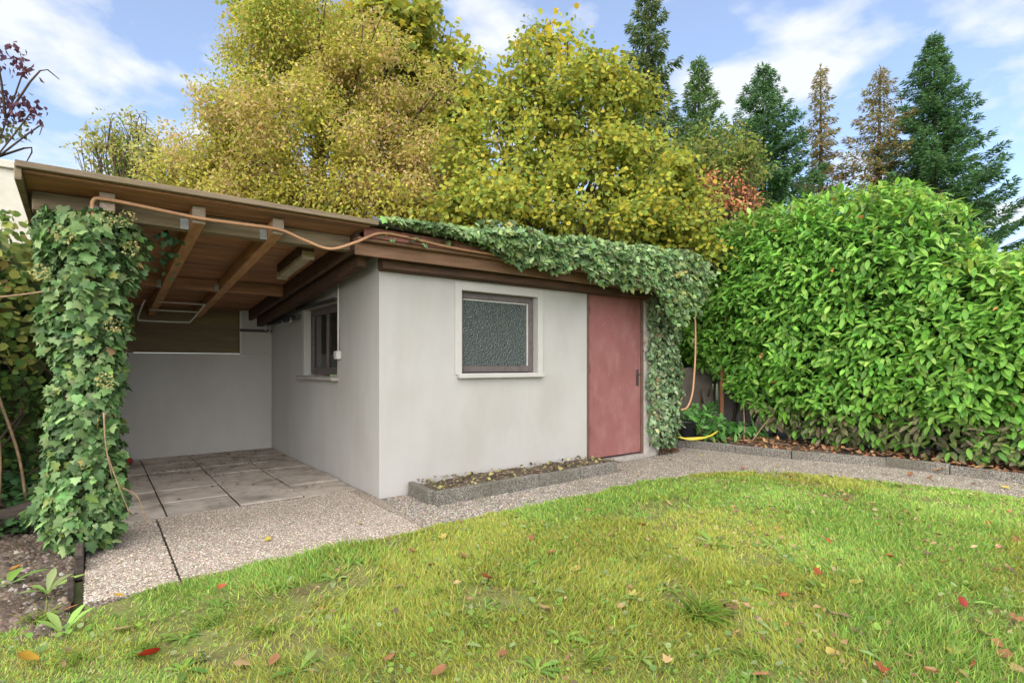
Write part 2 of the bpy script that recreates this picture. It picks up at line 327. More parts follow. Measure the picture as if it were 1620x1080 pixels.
# carport floor: concrete slabs
cf = empty('carport_floor', (-1.2, 2, 0)); tag(cf, kind='structure')
box('bedding', (-2.13, .47, -.06), (0, 4.6, -.012), M['joint'], cf, 0)
xs = [-2.12, -1.585, -1.05, -.515, -.004]
for i in range(4):
    y = .45 + (0, .0, .04, .0)[i]; k = 0
    while y < 3.75:
        y1 = min(y + .535, 3.775); dz = rng.normal(0, .003)
        box('paving_slab', (xs[i] + .006, y + .005, -.04), (xs[i + 1] - .006, y1 - .005, 0 + dz), M['slab'], cf, .006, Matrix.Rotation(rng.normal(0, .003), 4, 'X')); y = y1; k += 1
# apron: exposed aggregate slabs
ap = empty('apron', (-1, -.3, 0)); tag(ap, kind='structure')
box('bedding', (-2.10, -1.1, -.06), (.0, .44, -.018), M['joint'], ap, 0)
aps = [(-2.09, -1.67, -1.16, .44), (-1.655, -.115, -1.09, .44)]
for (x0, x1, y0, y1) in aps: box('aggregate_slab', (x0, y0, -.05), (x1, y1, -.002), M['aggr'], ap, .006)
poly_prism('aggregate_slab', [(-.105, .44), (-.006, .44), (-.006, -.03), (.002, -.03), (-.098, -.93), (-.105, -1.0)], -.05, -.003, M['aggr'], ap)
# path round the lawn
pa = empty('garden_path', (3, -.6, 0)); tag(pa, kind='structure')
PATH = [[(.012, -.02), (1.75, -.02), (1.75, -1.10), (-.11, -1.10)], [(1.762, -.02), (3.7, -.02), (3.7, -1.5), (2.6, -1.10), (1.762, -1.10)],
        [(3.712, .1), (4.83, .16), (5.07, -1.24), (5.07, -2.5), (4.3, -2.5), (3.712, -1.55)], [(5.08, -1.24), (5.46, -2.18), (5.48, -3.4), (5.82, -7), (4.6, -7), (4.3, -2.51), (5.06, -2.51)]]
for p in PATH: poly_prism('path_section', p, -.05, -.005 + rng.normal(0, .001), M['aggr2'], pa)
# pebbles standing proud of apron and near path
def pebbles(name, polys, n, cols, parent, z, s0, s1):
    P = []
    for poly in polys:
        poly = np.array(poly); lo, hi = poly.min(0), poly.max(0); k = int(n * np.prod(hi - lo)); Q = lo + rng.random((k, 2)) * (hi - lo); P.append(Q[inside(Q, poly)])
    P = np.concatenate(P); n = len(P); keep = vnoise(P, 2.2, 3) + .5 * rng.random(n) > .42; P = P[keep]; n = len(P)
    o = np.array([(1, 0, 0), (.2, .9, .05), (-.9, .25, 0), (-.1, -.85, 0), (.05, 0, .75)]); T = np.array([(0, 1, 4), (1, 2, 4), (2, 3, 4), (3, 0, 4)])
    a = rng.random(n) * 6.283; s = (s0 + (s1 - s0) * rng.random(n))[:, None]; c, sn = np.cos(a)[:, None], np.sin(a)[:, None]
    X = s * (o[:, 0] * c - o[:, 1] * sn); Y = s * .8 * (o[:, 0] * sn + o[:, 1] * c); Z = s * o[:, 2] * (.4 + .5 * rng.random((n, 1)))
    V = np.stack([X + P[:, :1], Y + P[:, 1:], Z + z], -1).reshape(-1, 3); TT = (T[None] + 5 * np.arange(n)[:, None, None]).reshape(-1, 3)
    pal = palette(n, cols, var=.3)
    ob = link(name, tri_mesh(name, V, TT, np.repeat(pal, 5, 0)), M['pebble'], parent); ob['kind'] = 'stuff'
pebbles('pebble', [[(a[0], a[2]), (a[1], a[2]), (a[1], a[3]), (a[0], a[3])] for a in aps], 16000, [(.39, .335, .27), (.51, .455, .39), (.28, .235, .19), (.34, .26, .20), (.19, .165, .14), (.55, .51, .45)], ap, -.003, .004, .0085)
pebbles('pebble', PATH, 5500, [(.3, .28, .25), (.44, .40, .35), (.2, .18, .16), (.14, .13, .125), (.33, .27, .2), (.4, .36, .3), (.1, .09, .08)], pa, -.006, .005, .0115)
# hedge bed
bed = soil_sheet('hedge_bed', 4.6, 9.5, -7, 3.2, .05, .03, M['soil'], 60, 90, 3)
def _trim():
    KX = lambda y: np.interp(y, [-7, -3.4, -2.18, -1.24, .16, .72, 3.2], [5.8, 5.46, 5.44, 5.08, 4.82, 4.55, 4.55])
    me = bed.data; V = np.zeros(len(me.vertices) * 3); me.vertices.foreach_get('co', V); V = V.reshape(-1, 3)
    k = KX(V[:, 1]); f = (V[:, 0] - 4.6) / 4.9; V[:, 0] = k + f * (9.5 - k); me.vertices.foreach_set('co', V.ravel()); me.update()
_trim()
def curb(thing, pts, w, h, step=.5):
    """row of kerb stones along a polyline, each its own piece"""
    for (p, q) in zip(pts[:-1], pts[1:]):
        p, q = np.array(p), np.array(q); L = np.linalg.norm(q - p); n = max(1, round(L / step)); d = (q - p) / L; ang = math.atan2(d[1], d[0])
        for i in range(n):
            c = p + d * L * (i + .5) / n; hl = L / n / 2 - .003
            o = box('kerb_stone', (c[0] - hl, c[1] - w / 2, -.05), (c[0] + hl, c[1] + w / 2, h + rng.normal(0, .003)), M['kerb'], thing, .008, Matrix.Rotation(ang + rng.normal(0, .004), 4, 'Z'), jit=.0015)
hk = empty('hedge_kerb', (5, -1, 0), 'low grey aggregate kerb edging the soil bed below the laurel hedge', 'kerb')
curb(hk, [(4.55, .72), (4.82, .16), (5.08, -1.24), (5.44, -2.18), (5.46, -3.4), (5.8, -7)], .07, .10, .8)
pk = empty('planter_kerb', (1.4, -.4, 0), 'grey aggregate kerb framing the narrow bed under the front window', 'kerb')
curb(pk, [(.27, -.53), (2.62, -.46)], .065, .115, .6); curb(pk, [(.27, -.49), (.30, -.03)], .065, .115, .5)
soil_sheet('planter_soil', .31, 2.72, -.49, -.005, .085, .035, M['soil'], 70, 20, 4)
ek = empty('timber_edging', (-2.1, -.3, 0), 'short dark weathered edging board beside the ivy post foot', 'edging')
box('edging_board', (-2.135, -.62, -.05), (-2.098, .16, .10), M['log'], ek, .006, jit=.002); box('edging_stake', (-2.16, -1.02, -.05), (-2.13, -.98, .09), M['log'], ek, .004)
#@@SHED
# ------------------------------------------------------------------ garden shed with lean-to carport
def zb(y): return 2.174 - .085 * y            # underside of rafters
SH = empty('garden_shed', (2, 1.9, 0), 'white rendered garden shed with flat timber roof and open carport on its left', 'shed')
def wall_with_hole(name, x0, x1, z0, z1, hx0, hx1, hz0, hz1, t, m, axis, parent, ztop=None):
    """wall in plane y=0 (axis 'x') or x=0 (axis 'y') with a through opening; t = thickness inwards"""
    bm = bmesh.new()
    def V(a, z, k): return bm.verts.new((a, k, z) if axis == 'x' else (k, a, z))
    zt = ztop or (lambda a: z1)
    A = [x0, hx0, hx1, x1]; out = {}
    for k in (0, t):
        for i, a in enumerate(A):
            for j, z in enumerate([z0, hz0, hz1, zt(a)]): out[i, j, k] = V(a, z, k)
    for k in (0, t):
        for i in range(3):
            for j in range(3):
                if (i, j) != (1, 1): bm.faces.new([out[i, j, k], out[i + 1, j, k], out[i + 1, j + 1, k], out[i, j + 1, k]])
    for q in ([(1, 1), (2, 1)], [(2, 1), (2, 2)], [(2, 2), (1, 2)], [(1, 2), (1, 1)], [(0, 0), (0, 3)], [(3, 0), (3, 3)], [(0, 3), (1, 3)], [(1, 3), (2, 3)], [(2, 3), (3, 3)]):
        (a, b), (c, d) = q; bm.faces.new([out[a, b, 0], out[c, d, 0], out[c, d, t], out[a, b, t]])
    bmesh.ops.recalc_face_normals(bm, faces=bm.faces[:]); me = bpy.data.meshes.new(name); bm.to_mesh(me); bm.free(); return link(name, me, m, parent)
wall_with_hole('front_wall', 0, 2.63, -.05, 2.2, .874, 1.86, 1.115, 1.945, .16, M['plaster'], 'x', SH)
wall_with_hole('side_wall', .162, 3.93, -.05, 2.2, 1.08, 2.22, 1.07, 1.87, .16, M['plaster'], 'y', SH, lambda a: zb(a) + .05)
box('side_wall_return', (0, .0005, 2.0), (.16, .16, 2.19), M['plaster'], SH, 0) if False else None
box('door_pier', (3.68, -.012, -.05), (4.02, .2, 2.2), M['concrete'], SH, .01)
box('door_lintel', (2.64, .01, 2.09), (3.675, .16, 2.2), M['dark_wood'], SH, .004)
box('end_wall', (3.86, .21, -.05), (4.02, 4.1, 1.9), M['plaster'], SH, 0)
box('interior_floor', (.17, .3, -.04), (3.85, 3.9, .03), M['dark'], SH, 0)
box('interior_partition', (.17, .6, .03), (3.85, .64, 2.0), M['dark'], SH, 0)
# back wall of carport: solid parapet, pier at right, opening closed by dark boards
box('back_wall', (-2.6, 3.78, -.05), (-.001, 3.94, 1.356), M['plaster'], SH, .004)
box('back_wall_pier', (-.40, 3.783, 1.357), (-.001, 3.94, 1.97), M['plaster'], SH, .004)
box('pier_edge_strip', (-.425, 3.765, 1.357), (-.402, 3.80, 1.96), M['pvc'], SH, .003)
bp = empty if False else None
for i, (z0, z1) in enumerate([(1.36, 1.53), (1.52, 1.70), (1.69, 2.1)]): box('back_board', (-2.6, 3.87 + .012 * (i % 2), z0), (-.3, 3.9 + .012 * (i % 2), z1), M['panel'], SH, .004)
# --- window in front wall
wf = empty('x', (0, 0, 0)) if False else None
def surround(parent):
    for n_, lo, hi in (('l', (.795, -.014, 1.10), (.872, .0, 2.03)), ('r', (1.862, -.014, 1.10), (1.935, .0, 2.03)), ('t', (.8725, -.0145, 1.947), (1.8615, 0, 2.031))):
        box('window_surround', lo, hi, M['plaster_trim'], parent, .003)
fr = box('window', (.876, .10, 1.13), (1.858, .112, 1.943), M['dark'], SH, 0); fr['label'] = 'front window with brown frame and obscured glass'
for lo, hi in (((.878, .065, 1.125), (.935, .125, 1.943)), ((1.80, .065, 1.125), (1.856, .125, 1.943)), ((.936, .066, 1.88), (1.799, .124, 1.943)), ((.936, .066, 1.125), (1.799, .124, 1.19))): box('window_frame', lo, hi, M['frame'], fr, .004)
for lo, hi in (((.936, .08, 1.862), (1.80, .1, 1.8795)), ((1.778, .08, 1.19), (1.7985, .1, 1.861))): box('glazing_bead', lo, hi, M['bead'], fr, .003)
box('pane', (.937, .092, 1.191), (1.777, .099, 1.861), M['obscure'], fr, 0)
sill = box('window_sill', (.82, -.06, 1.066), (1.925, .09, 1.112), M['plaster_trim'], fr, .006); surround(fr)
# --- window in side wall (deep reveal, dark frame)
wb = box('window', (.13, 1.085, 1.09), (.142, 2.215, 1.868), M['dark'], SH, 0); wb['label'] = 'side window under the carport roof'
for lo, hi in (((.075, 1.082, 1.09), (.127, 1.15, 1.868)), ((.075, 2.15, 1.09), (.127, 2.218, 1.868)), ((.076, 1.151, 1.79), (.126, 2.149, 1.868)), ((.076, 1.151, 1.09), (.126, 2.149, 1.17)), ((.078, 1.62, 1.171), (.124, 1.66, 1.789))): box('window_frame', lo, hi, M['frame'], wb, .004)
box('pane', (.10, 1.151, 1.171), (.107, 1.619, 1.789), M['clear'], wb, 0); box('pane', (.10, 1.661, 1.171), (.107, 2.149, 1.789), M['clear'], wb, 0)
box('window_sill', (-.075, 1.03, 1.03), (.075, 2.34, 1.068), M['concrete'], wb, .005)
box('lintel_bar', (-.045, 1.05, 1.875), (-.003, 2.42, 1.91), M['iron'], wb, .003)
for lo, hi in (((-.006, 2.222, 1.07), (.0, 2.30, 1.868)),): box('window_surround', lo, hi, M['plaster_trim'], wb, .002)
# --- door
dr = box('door', (2.685, .022, .065), (3.625, .062, 2.075), M['door'], SH, .005); dr['label'] = 'red oxide painted metal door with scratches'
for lo, hi in (((2.637, .004, .0), (2.679, .10, 2.088)), ((3.63, .006, .0), (3.672, .10, 2.088))): box('door_frame', lo, hi, M['door_frame'], dr, .004)
box('threshold', (2.66, -.05, -.03), (3.67, .12, .045), M['concrete'], dr, .006)
for lo, hi in (((2.69, .014, .07), (3.62, .0215, .09)), ((2.688, .014, 2.045), (3.622, .0215, 2.07)), ((2.688, .014, .0905), (2.712, .0215, 2.0445)), ((3.598, .014, .0905), (3.622, .0215, 2.0445))): box('door_rim', lo, hi, M['door'], dr, .002)
for z in (.35, 1.1, 1.8):
    box('hinge', (2.668, -.004, z), (2.69, .012, z + .11), M['door_frame'], dr, .004)
hd = box('handle_plate', (3.545, .004, .93), (3.58, .0135, 1.14), M['iron'], dr, .003)
b = MB(); b.tube([(3.562, .006, 1.075), (3.562, -.05, 1.075), (3.548, -.054, 1.075), (3.50, -.052, 1.07)], .008); link('handle', b.mesh('handle', True), M['iron'], hd)
for _ in range(7):   # scratches: thin raised flakes of bare paint
    x, z = 2.78 + .75 * rng.random(), .5 + 1.45 * rng.random(); a = rng.normal(.5, .6); L = .03 + .07 * rng.random()
    o = box('paint_scratch', (x - .0012, .0205, z), (x + .0012, .0216, z + L), M['cutend'], dr, 0, Matrix.Rotation(a, 4, 'Y'))
# --- roof over the shed
def sloped(name, x0, x1, y0, y1, za, zc, m, parent, bevel=.003):
    """board between x0..x1, y0..y1 whose bottom/top follow the roof fall: z = zb(y)+za .. zb(y)+zc"""
    V = [(x, y, zb(y) + z) for z in (za, zc) for y in (y0, y1) for x in (x0, x1)]
    bm = bmesh.new(); v = [bm.verts.new(p) for p in V]
    for f in ((0, 2, 3, 1), (4, 5, 7, 6), (0, 1, 5, 4), (2, 6, 7, 3), (0, 4, 6, 2), (1, 3, 7, 5)): bm.faces.new([v[i] for i in f])
    if bevel: bmesh.ops.bevel(bm, geom=bm.edges[:], offset=bevel, segments=1, affect='EDGES')
    bmesh.ops.recalc_face_normals(bm, faces=bm.faces[:]); me = bpy.data.meshes.new(name); bm.to_mesh(me); bm.free(); return link(name, me, m, parent)
RF = sloped('roof', -.20, 4.25, -.36, 4.5, .165, .20, M['roof_felt'], SH)
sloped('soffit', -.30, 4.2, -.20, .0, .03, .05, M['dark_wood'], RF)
box('fascia_lower', (-.31, -.225, 2.125), (4.2, -.195, 2.235), M['lip'], RF, .006)
box('fascia_ledge', (-.315, -.30, 2.236), (4.2, -.19, 2.262), M['lip'], RF, .006)
box('fascia_board', (-.27, -.325, 2.258), (4.22, -.30, 2.345), M['red_paint'], RF, .005)
box('eave_shade_beam', (-.02, -.12, 2.055), (4.1, .0, 2.175), M['dark_wood'], RF, .01, jit=.004)  # added dark beam, stands in for the shade in the gap below the eave
b = MB(); px = np.linspace(-.22, 4.2, 40); b.tube(np.c_[px, -.36 + rng.normal(0, .006, 40), 2.385 + rng.normal(0, .006, 40)], .028 + rng.random(40) * .01, 8); link('tar_roll', b.mesh('tar_roll', True), M['tar'], RF)
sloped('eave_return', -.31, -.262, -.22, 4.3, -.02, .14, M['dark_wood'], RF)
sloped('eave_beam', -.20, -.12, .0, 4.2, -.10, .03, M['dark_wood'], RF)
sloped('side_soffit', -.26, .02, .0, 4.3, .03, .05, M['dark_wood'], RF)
# --- carport roof
CR = sloped('carport_roof', -2.415, -.20, -.42, 4.6, .142, .158, M['roof_felt'], SH)
y = -.40; k = 0
while y < 4.5:
    w = .118; sloped('deck_board', -2.38, -.255, y + .003, min(y + w, 4.5) - .003, .12 + .0015 * (k % 2), .14, M['wood'], CR, 0); y += w; k += 1
sloped('edge_trim', -2.41, -.20, -.45, -.422, .128, .165, M['weathered'], CR)
sloped('side_trim', -2.415, -2.382, -.421, 4.55, .06, .141, M['weathered'], CR)
RX = [-1.98, -1.46, -.93]
for i, x in enumerate(RX):
    sloped('rafter', x - .04, x + .04, -.24, 4.4, 0, .119, M['rafter'], CR)
    sloped('rafter_end', x - .041, x + .041, -.262, -.2405, .001, .118, M['cutend'], CR, .004)
ends = [-2.36] + [v for x in RX for v in (x - .042, x + .042)] + [-.26]
for (a, c) in zip(ends[::2], ends[1::2]):
    sloped('front_beam', a, c, -.10, -.02, -.004, .115, M['weathered'], CR)
    sloped('rear_beam', a, c, 2.0, 2.08, -.002, .115, M['wood'], CR)
    if c > -.5: continue
    sloped('joist_hanger', c - .055, c - .001, -.104, -.1005, -.006, .07, M['steel'], CR, 0); sloped('joist_hanger', c - .04, c - .001, 1.992, 1.9985, -.006, .07, M['steel'], CR, 0)
box('post', (-2.13, -.115, -.05), (-1.98, .005, 2.17), M['weathered'], SH, .006)
box('post', (-2.40, 3.5, -.05), (-2.28, 3.62, 1.87), M['weathered'], SH, .006)
# ------------------------------------------------------------------ things fixed in and around the shed
lamp = empty('tube_lamp', (-.52, .7, 2.1), 'long aged fluorescent lamp fixed under the carport roof boards', 'lamp')
sloped('housing', -.60, -.50, .25, 1.1, .04, .118, M['dark_wood'], lamp); sloped('diffuser', -.595, -.505, .27, 1.08, -.02, .0395, M['lampwhite'], lamp, .012)
for y in (.25, 1.085): sloped('end_cap', -.602, -.498, y, y + .018, -.025, .05, M['lampwhite'], lamp)
rack = empty('hanging_rack', (-1.2, 3, 1.8), 'white wire rack hanging below the rear carport rafters', 'rack')
for k, (y, z, xa, xb) in enumerate([(2.82, 1.925, -1.47, -.99), (2.9, 1.835, -1.55, -1.06)]):
    b = MB(); b.tube([(xa, y, z), (xb, y, z)], .008, 6); link('rod', b.mesh('rod', True), M['wire'], rack)
b = MB(); b.tube(smooth_path([(-1.60, 2.75, 1.93), (-1.64, 2.86, 1.80), (-1.65, 2.97, 1.73), (-1.60, 3.0, 1.715), (-1.18, 3.0, 1.715), (-1.12, 2.97, 1.73), (-1.05, 2.9, 1.835), (-.99, 2.82, 1.925)], 5), .009, 6); link('loop', b.mesh('loop', True), M['wire'], rack)
for x in (-1.46, -.995): b = MB(); b.tube([(x, 2.82, 1.925), (x, 2.82, 1.99)], .006, 6); link('hanger', b.mesh('hanger', True), M['iron'], rack)
wb1 = empty('wall_bracket', (-.2, 3.75, 1.7), 'black iron bar on the carport back wall beside the corner', 'bracket')
box('bar', (-.43, 3.72, 1.67), (.0 - .01, 3.76, 1.705), M['iron'], wb1, .004); b = MB(); b.tube(smooth_path([(-.1, 3.71, 1.69), (-.12, 3.70, 1.85), (-.06, 3.7, 1.88), (-.04, 3.7, 1.70), (-.09, 3.7, 1.65)], 6), .009, 5); link('string', b.mesh('string', True), M['wire'], wb1)
wb2 = empty('wall_bracket', (-.05, 2.9, 1.8), 'black iron bar with looped white string on the carport side wall', 'bracket')
box('bar', (-.085, 2.30, 1.77), (-.03, 3.74, 1.82), M['iron'], wb2, .004); b = MB(); b.tube(smooth_path([(-.08, 2.5, 1.80), (-.085, 2.52, 1.74), (-.085, 2.75, 1.73), (-.08, 2.95, 1.78)], 6), .009, 5); link('string', b.mesh('string', True), M['wire'], wb2)
cd = empty('conduit_switch', (-.02, 1, 1.3), 'grey socket box with conduit running up the shed side wall', 'socket')
b = MB(); b.tube([(-.015, 1.0, 1.34), (-.015, 1.0, 1.8), (-.015, 1.0, 2.1)], .011, 8); link('conduit', b.mesh('conduit', True), M['pvc'], cd)
bx = box('socket_box', (-.05, .955, 1.26), (-.001, 1.045, 1.345), M['pvc'], cd, .006); box('socket_cover', (-.056, .97, 1.275), (-.0505, 1.03, 1.33), M['bead'], bx, .002)
h1 = link('garden_hose', (lambda b: (b.tube(smooth_path([(-2.05, -.27, 2.12), (-2.055, -.285, 2.24), (-1.99, -.29, 2.262), (-1.75, -.30, 2.245), (-1.46, -.295, 2.225), (-1.2, -.30, 2.225), (-.93, -.295, 2.225), (-.75, -.30, 2.17), (-.55, -.31, 2.125), (-.35, -.335, 2.20), (-.15, -.345, 2.30), (.1, -.345, 2.305), (.5, -.345, 2.275), (1.0, -.35, 2.265), (1.2, -.37, 2.28)], 7), .0115, 8), b.mesh('garden_hose', True))[1])(MB()), M['hose'])
tag(h1, 'tan hose strung along the carport rafter ends and shed fascia', 'hose')
h2 = link('garden_hose', (lambda b: (b.tube(smooth_path([(4.42, -.24, 2.25), (4.43, -.26, 1.8), (4.42, -.27, 1.4), (4.39, -.27, 1.05), (4.33, -.28, .8), (4.21, -.29, .64), (4.08, -.29, .61)], 7), .0125, 8), b.mesh('garden_hose', True))[1])(MB()), M['hose'])
tag(h2, 'tan hose hanging down beside the ivy covered door pier', 'hose')
h3 = link('garden_hose', (lambda b: (b.tube(smooth_path([(4.85, .42, .30), (4.68, .30, .26), (4.62, .16, .18), (4.72, .04, .135), (4.92, -.03, .14), (5.1, -.06, .17), (5.35, -.03, .22)], 7), .014, 8), b.tube(smooth_path([(4.82, .36, .17), (4.74, .20, .135), (4.86, .06, .14), (5.1, -.03, .15), (5.35, .0, .19)], 6), .014, 8), b.mesh('garden_hose', True))[2])(MB()), M['yhose'])
tag(h3, 'yellow hose coiled round the black bucket at the bed corner', 'hose')
bk = empty('bucket', (5.1, .35, .08), 'black plastic bucket standing behind the yellow hose', 'bucket')
b = MB(); pr = [(.0, .0), (.135, .0), (.165, .26), (.176, .262), (.176, .285), (.160, .285), (.15, .25), (.125, .03), (.0, .03)]; V = []; T = []; sg = 20
for r, z in pr:
    for j in range(sg): a = j * 2 * math.pi / sg; V.append((5.1 + r * math.cos(a), .35 + r * math.sin(a), .07 + z))
for i in range(len(pr) - 1):
    for j in range(sg): a, c = i * sg + j, i * sg + (j + 1) % sg; T += [(a, c, c + sg), (a, c + sg, a + sg)]
b.add(V, T); link('body', b.mesh('body', True), M['black'], bk)
b = MB(); a = np.linspace(0, math.pi, 14); b.tube(np.c_[5.1 + .175 * np.cos(a), .35 - .12 * np.sin(a), .33 - .1 * np.sin(a)], .005, 6); link('handle', b.mesh('handle', True), M['wire'], bk)
pb = box('leaning_board', (5.75, .92, .05), (6.45, .96, 1.16), M['board'], None, .012, Matrix.Rotation(-.10, 4, 'X') @ Matrix.Rotation(math.radians(-52), 4, 'Z')); tag(pb, 'grey brown board leaning in the gap between ivy and laurel hedge', 'board')
pb2 = box('leaning_board', (6.45, .50, .05), (6.95, .53, 1.05), M['board2'], None, .01, Matrix.Rotation(-.06, 4, 'X') @ Matrix.Rotation(math.radians(-50), 4, 'Z')); tag(pb2, 'narrow grey board standing behind the rusty post', 'board')
b = MB(); b.tube([(6.02, .33, 0), (6.02, .33, .6), (6.03, .33, 1.25)], .035, 10); rp = link('rusty_post', b.mesh('rusty_post', True), M['rust']); tag(rp, 'rusty brown steel post rising out of the bed into the laurel', 'post')
b = MB(); a = np.linspace(0, 6.28, 16); b.tube([(-1.83, 3.5, .0), (-1.83, 3.5, .03), (-1.83, 3.5, .085), (-1.83, 3.5, .10)], [.15, .16, .13, .05], 14); rt = link('plastic_tub', b.mesh('plastic_tub', True), M['redplastic']); tag(rt, 'small red plastic tub upside down in the carport back corner', 'tub')
b = MB(); b.tube(smooth_path([(-2.9, .35, .05), (-2.7, .5, .1), (-2.5, .62, .12), (-2.28, .68, .17)], 5), [.07] * 15 + [.06], 10); lg = link('log', b.mesh('log', True), M['log']); tag(lg, 'dark old log lying behind the foot of the ivy post', 'log')
yp = box('yellow_post', (-3.42, 1.55, -.05), (-3.22, 1.62, 1.02), M['yellow'], None, .01, jit=.004); tag(yp, 'faded yellow board post among the dark shrubs at left', 'post')
for k, (p, r, lb) in enumerate([([(-2.24, -.12, 0), (-2.235, -.13, .3), (-2.22, -.12, .62)], .011, 'pale cut stick standing upright against the ivy post'), ([(-2.6, .6, 0), (-2.58, .58, .6), (-2.66, .55, 1.25)], .012, 'thin bare sapling stem among the shrubs at left'), ([(-2.45, .9, 0), (-2.5, .88, .5), (-2.62, .85, 1.0)], .010, 'slanting bare stem between yellow post and ivy')]):
    b = MB(); b.tube(smooth_path(p, 5), r, 7); tag(link('stick', b.mesh('stick', True), M['twig']), lb, 'stick')
b = MB(); b.tube(smooth_path([(-2.9, -.1, 1.62), (-2.6, -.12, 1.60), (-2.3, -.15, 1.66), (-2.15, -.2, 1.72)], 5), .006, 6); tag(link('twig', b.mesh('twig', True), M['twig']), 'thin bare twig reaching from the left shrub to the ivy post', 'twig')
# neighbour building
nb = empty('neighbour_building', (-5, 9, 0), 'pale rendered neighbour building wall behind the carport roof at far left', 'building')
box('wall', (-14, 8, -.05), (-2.05, 14, 4.55), M['nb'], nb, 0); box('parapet', (-14.05, 7.93, 4.551), (-2.0, 14, 4.68), M['nb'], nb, .01)
#@@PLANTS
GAIN = 1.45
# ------------------------------------------------------------------ ivy
IVC = [(.085, .155, .05), (.06, .115, .042), (.125, .20, .075), (.16, .235, .10), (.045, .085, .03), (.14, .19, .05)]
def ivy_leaves(P, N, s0, s1, cols=IVC, wts=None, droop=.9):
    n = len(P); D = np.c_[rng.normal(0, .75, (n, 2)), -droop - .4 * rng.random(n)] + .4 * N + rng.normal(0, .25, (n, 3)); NN = unit(N + np.array([0, 0, .45]) + rng.normal(0, .6, (n, 3)))
    c = palette(n, cols, wts, .22); c *= (.72 + .56 * vnoise(P, 4.5, 2))[:, None]; dead = rng.random(n) < .012; c[dead] = palette(dead.sum(), [(.2, .13, .06), (.25, .2, .06)])
    return P, D, NN, s0 * .7 + (s1 - s0 * .7) * rng.random(n) ** 1.15, c
def stems(name, paths, r, parent, m='bark'):
    b = MB()
    for p in paths: b.tube(p, np.linspace(r, r * .4, len(p)), 5)
    return link(name, b.mesh(name, True), M[m], parent)
# ivy column on the carport post
iv = empty('ivy_column', (-2.06, -.06, 0), 'ivy climbing thickly over the front left carport post', 'ivy')
def column_pts(n, cx, cy, z0, z1, rad, lump=.09):
    z = z0 + (z1 - z0) * rng.random(n); a = rng.random(n) * 6.283; dx, dy = np.cos(a), np.sin(a)
    q = np.c_[dx * .6, dy * .6, z]; r = rad(z, a) * (.80 + .95 * (vnoise(q, 3.6, 3) - .42)); dep = rng.random(n) ** 2 * .11
    r = np.maximum(r - dep, .05); return np.c_[cx + r * dx, cy + r * dy, z], np.c_[dx, dy, np.zeros(n)], dep < .035
def rad1(z, a):
    r = np.interp(z, [0, .12, .45, .9, 1.4, 1.75, 2.05, 2.3], [.17, .23, .26, .21, .235, .27, .31, .22]); return r
P, N, outer = column_pts(5600, -2.09, -.10, .04, 2.2, rad1)
foliage(iv, *ivy_leaves(P, N, .05, .098, wts=[3, 2, 3, 1.6, 2, .6]), L_IVY, *(lambda: ())() or (), M['ivy'], 0) if False else None
p_ = ivy_leaves(P, N, .04, .085, wts=[3, 2, 3, 1.8, 2, .6]); foliage(iv, p_[0], p_[1], p_[2], p_[3], L_IVY, p_[4], M['ivy'], 300, outer)
stems('stem', [smooth_path([(-2.1 + .1 * math.cos(a), -.1 + .1 * math.sin(a), 0), (-2.08 + .13 * math.cos(a + .5), -.1 + .13 * math.sin(a + .5), .7), (-2.1 + .14 * math.cos(a), -.1 + .14 * math.sin(a), 1.4), (-2.1 + .12 * math.cos(a + .3), -.08 + .1 * math.sin(a), 2.1)], 5) for a in (.3, 2, 3.5, 4.8)], .016, iv)
stems('hanging_stem', [smooth_path([(-1.98, -.32, .62), (-1.93, -.36, .45), (-1.86, -.36, .22)], 5), smooth_path([(-1.90, -.3, .4), (-1.82, -.31, .33), (-1.77, -.31, .14)], 5), smooth_path([(-2.0, -.38, .9), (-1.99, -.4, .7), (-1.96, -.41, .5)], 5)], .006, iv, 'twig')
n = 320; P = np.c_[-2.05 + rng.normal(0, .16, n), -.28 + rng.normal(0, .05, n), 1.98 + rng.normal(0, .1, n)]   # pale flower heads
k = rng.integers(0, 7, n); cen = np.array([(-1.98, -.40, 2.12), (-1.88, -.38, 2.14), (-1.86, -.36, 1.95), (-2.2, -.42, 1.98), (-2.0, -.36, 1.1), (-1.95, -.40, 1.45), (-2.3, -.4, 1.75)])[k]; P = cen + rdir(n) * .045
o = link('flower_head', leaf_mesh('flower_head', P, rdir(n), rdir(n), .022, L_SMALL, palette(n, [(.33, .33, .14), (.36, .28, .13), (.25, .28, .1)])), M['leaf'], iv); o['kind'] = 'stuff'
# ivy fringe hanging below the roof beside beam
sp = empty('ivy_sprig', (-1.7, .5, 2.1), 'small dark ivy sprig hanging under the carport front beam', 'ivy')
n = 40; P = np.array([(-1.62, .12, 2.13)]) + rng.normal(0, .05, (n, 3)); P[20:] += (.0, .35, -.12); p_ = ivy_leaves(P, unit(rng.normal(size=(n, 3)) - (0, 1, 0)), .04, .07, [(.05, .11, .05), (.04, .09, .04)]); foliage(sp, p_[0], p_[1], p_[2], p_[3], L_IVY, p_[4], M['ivy'], 0)
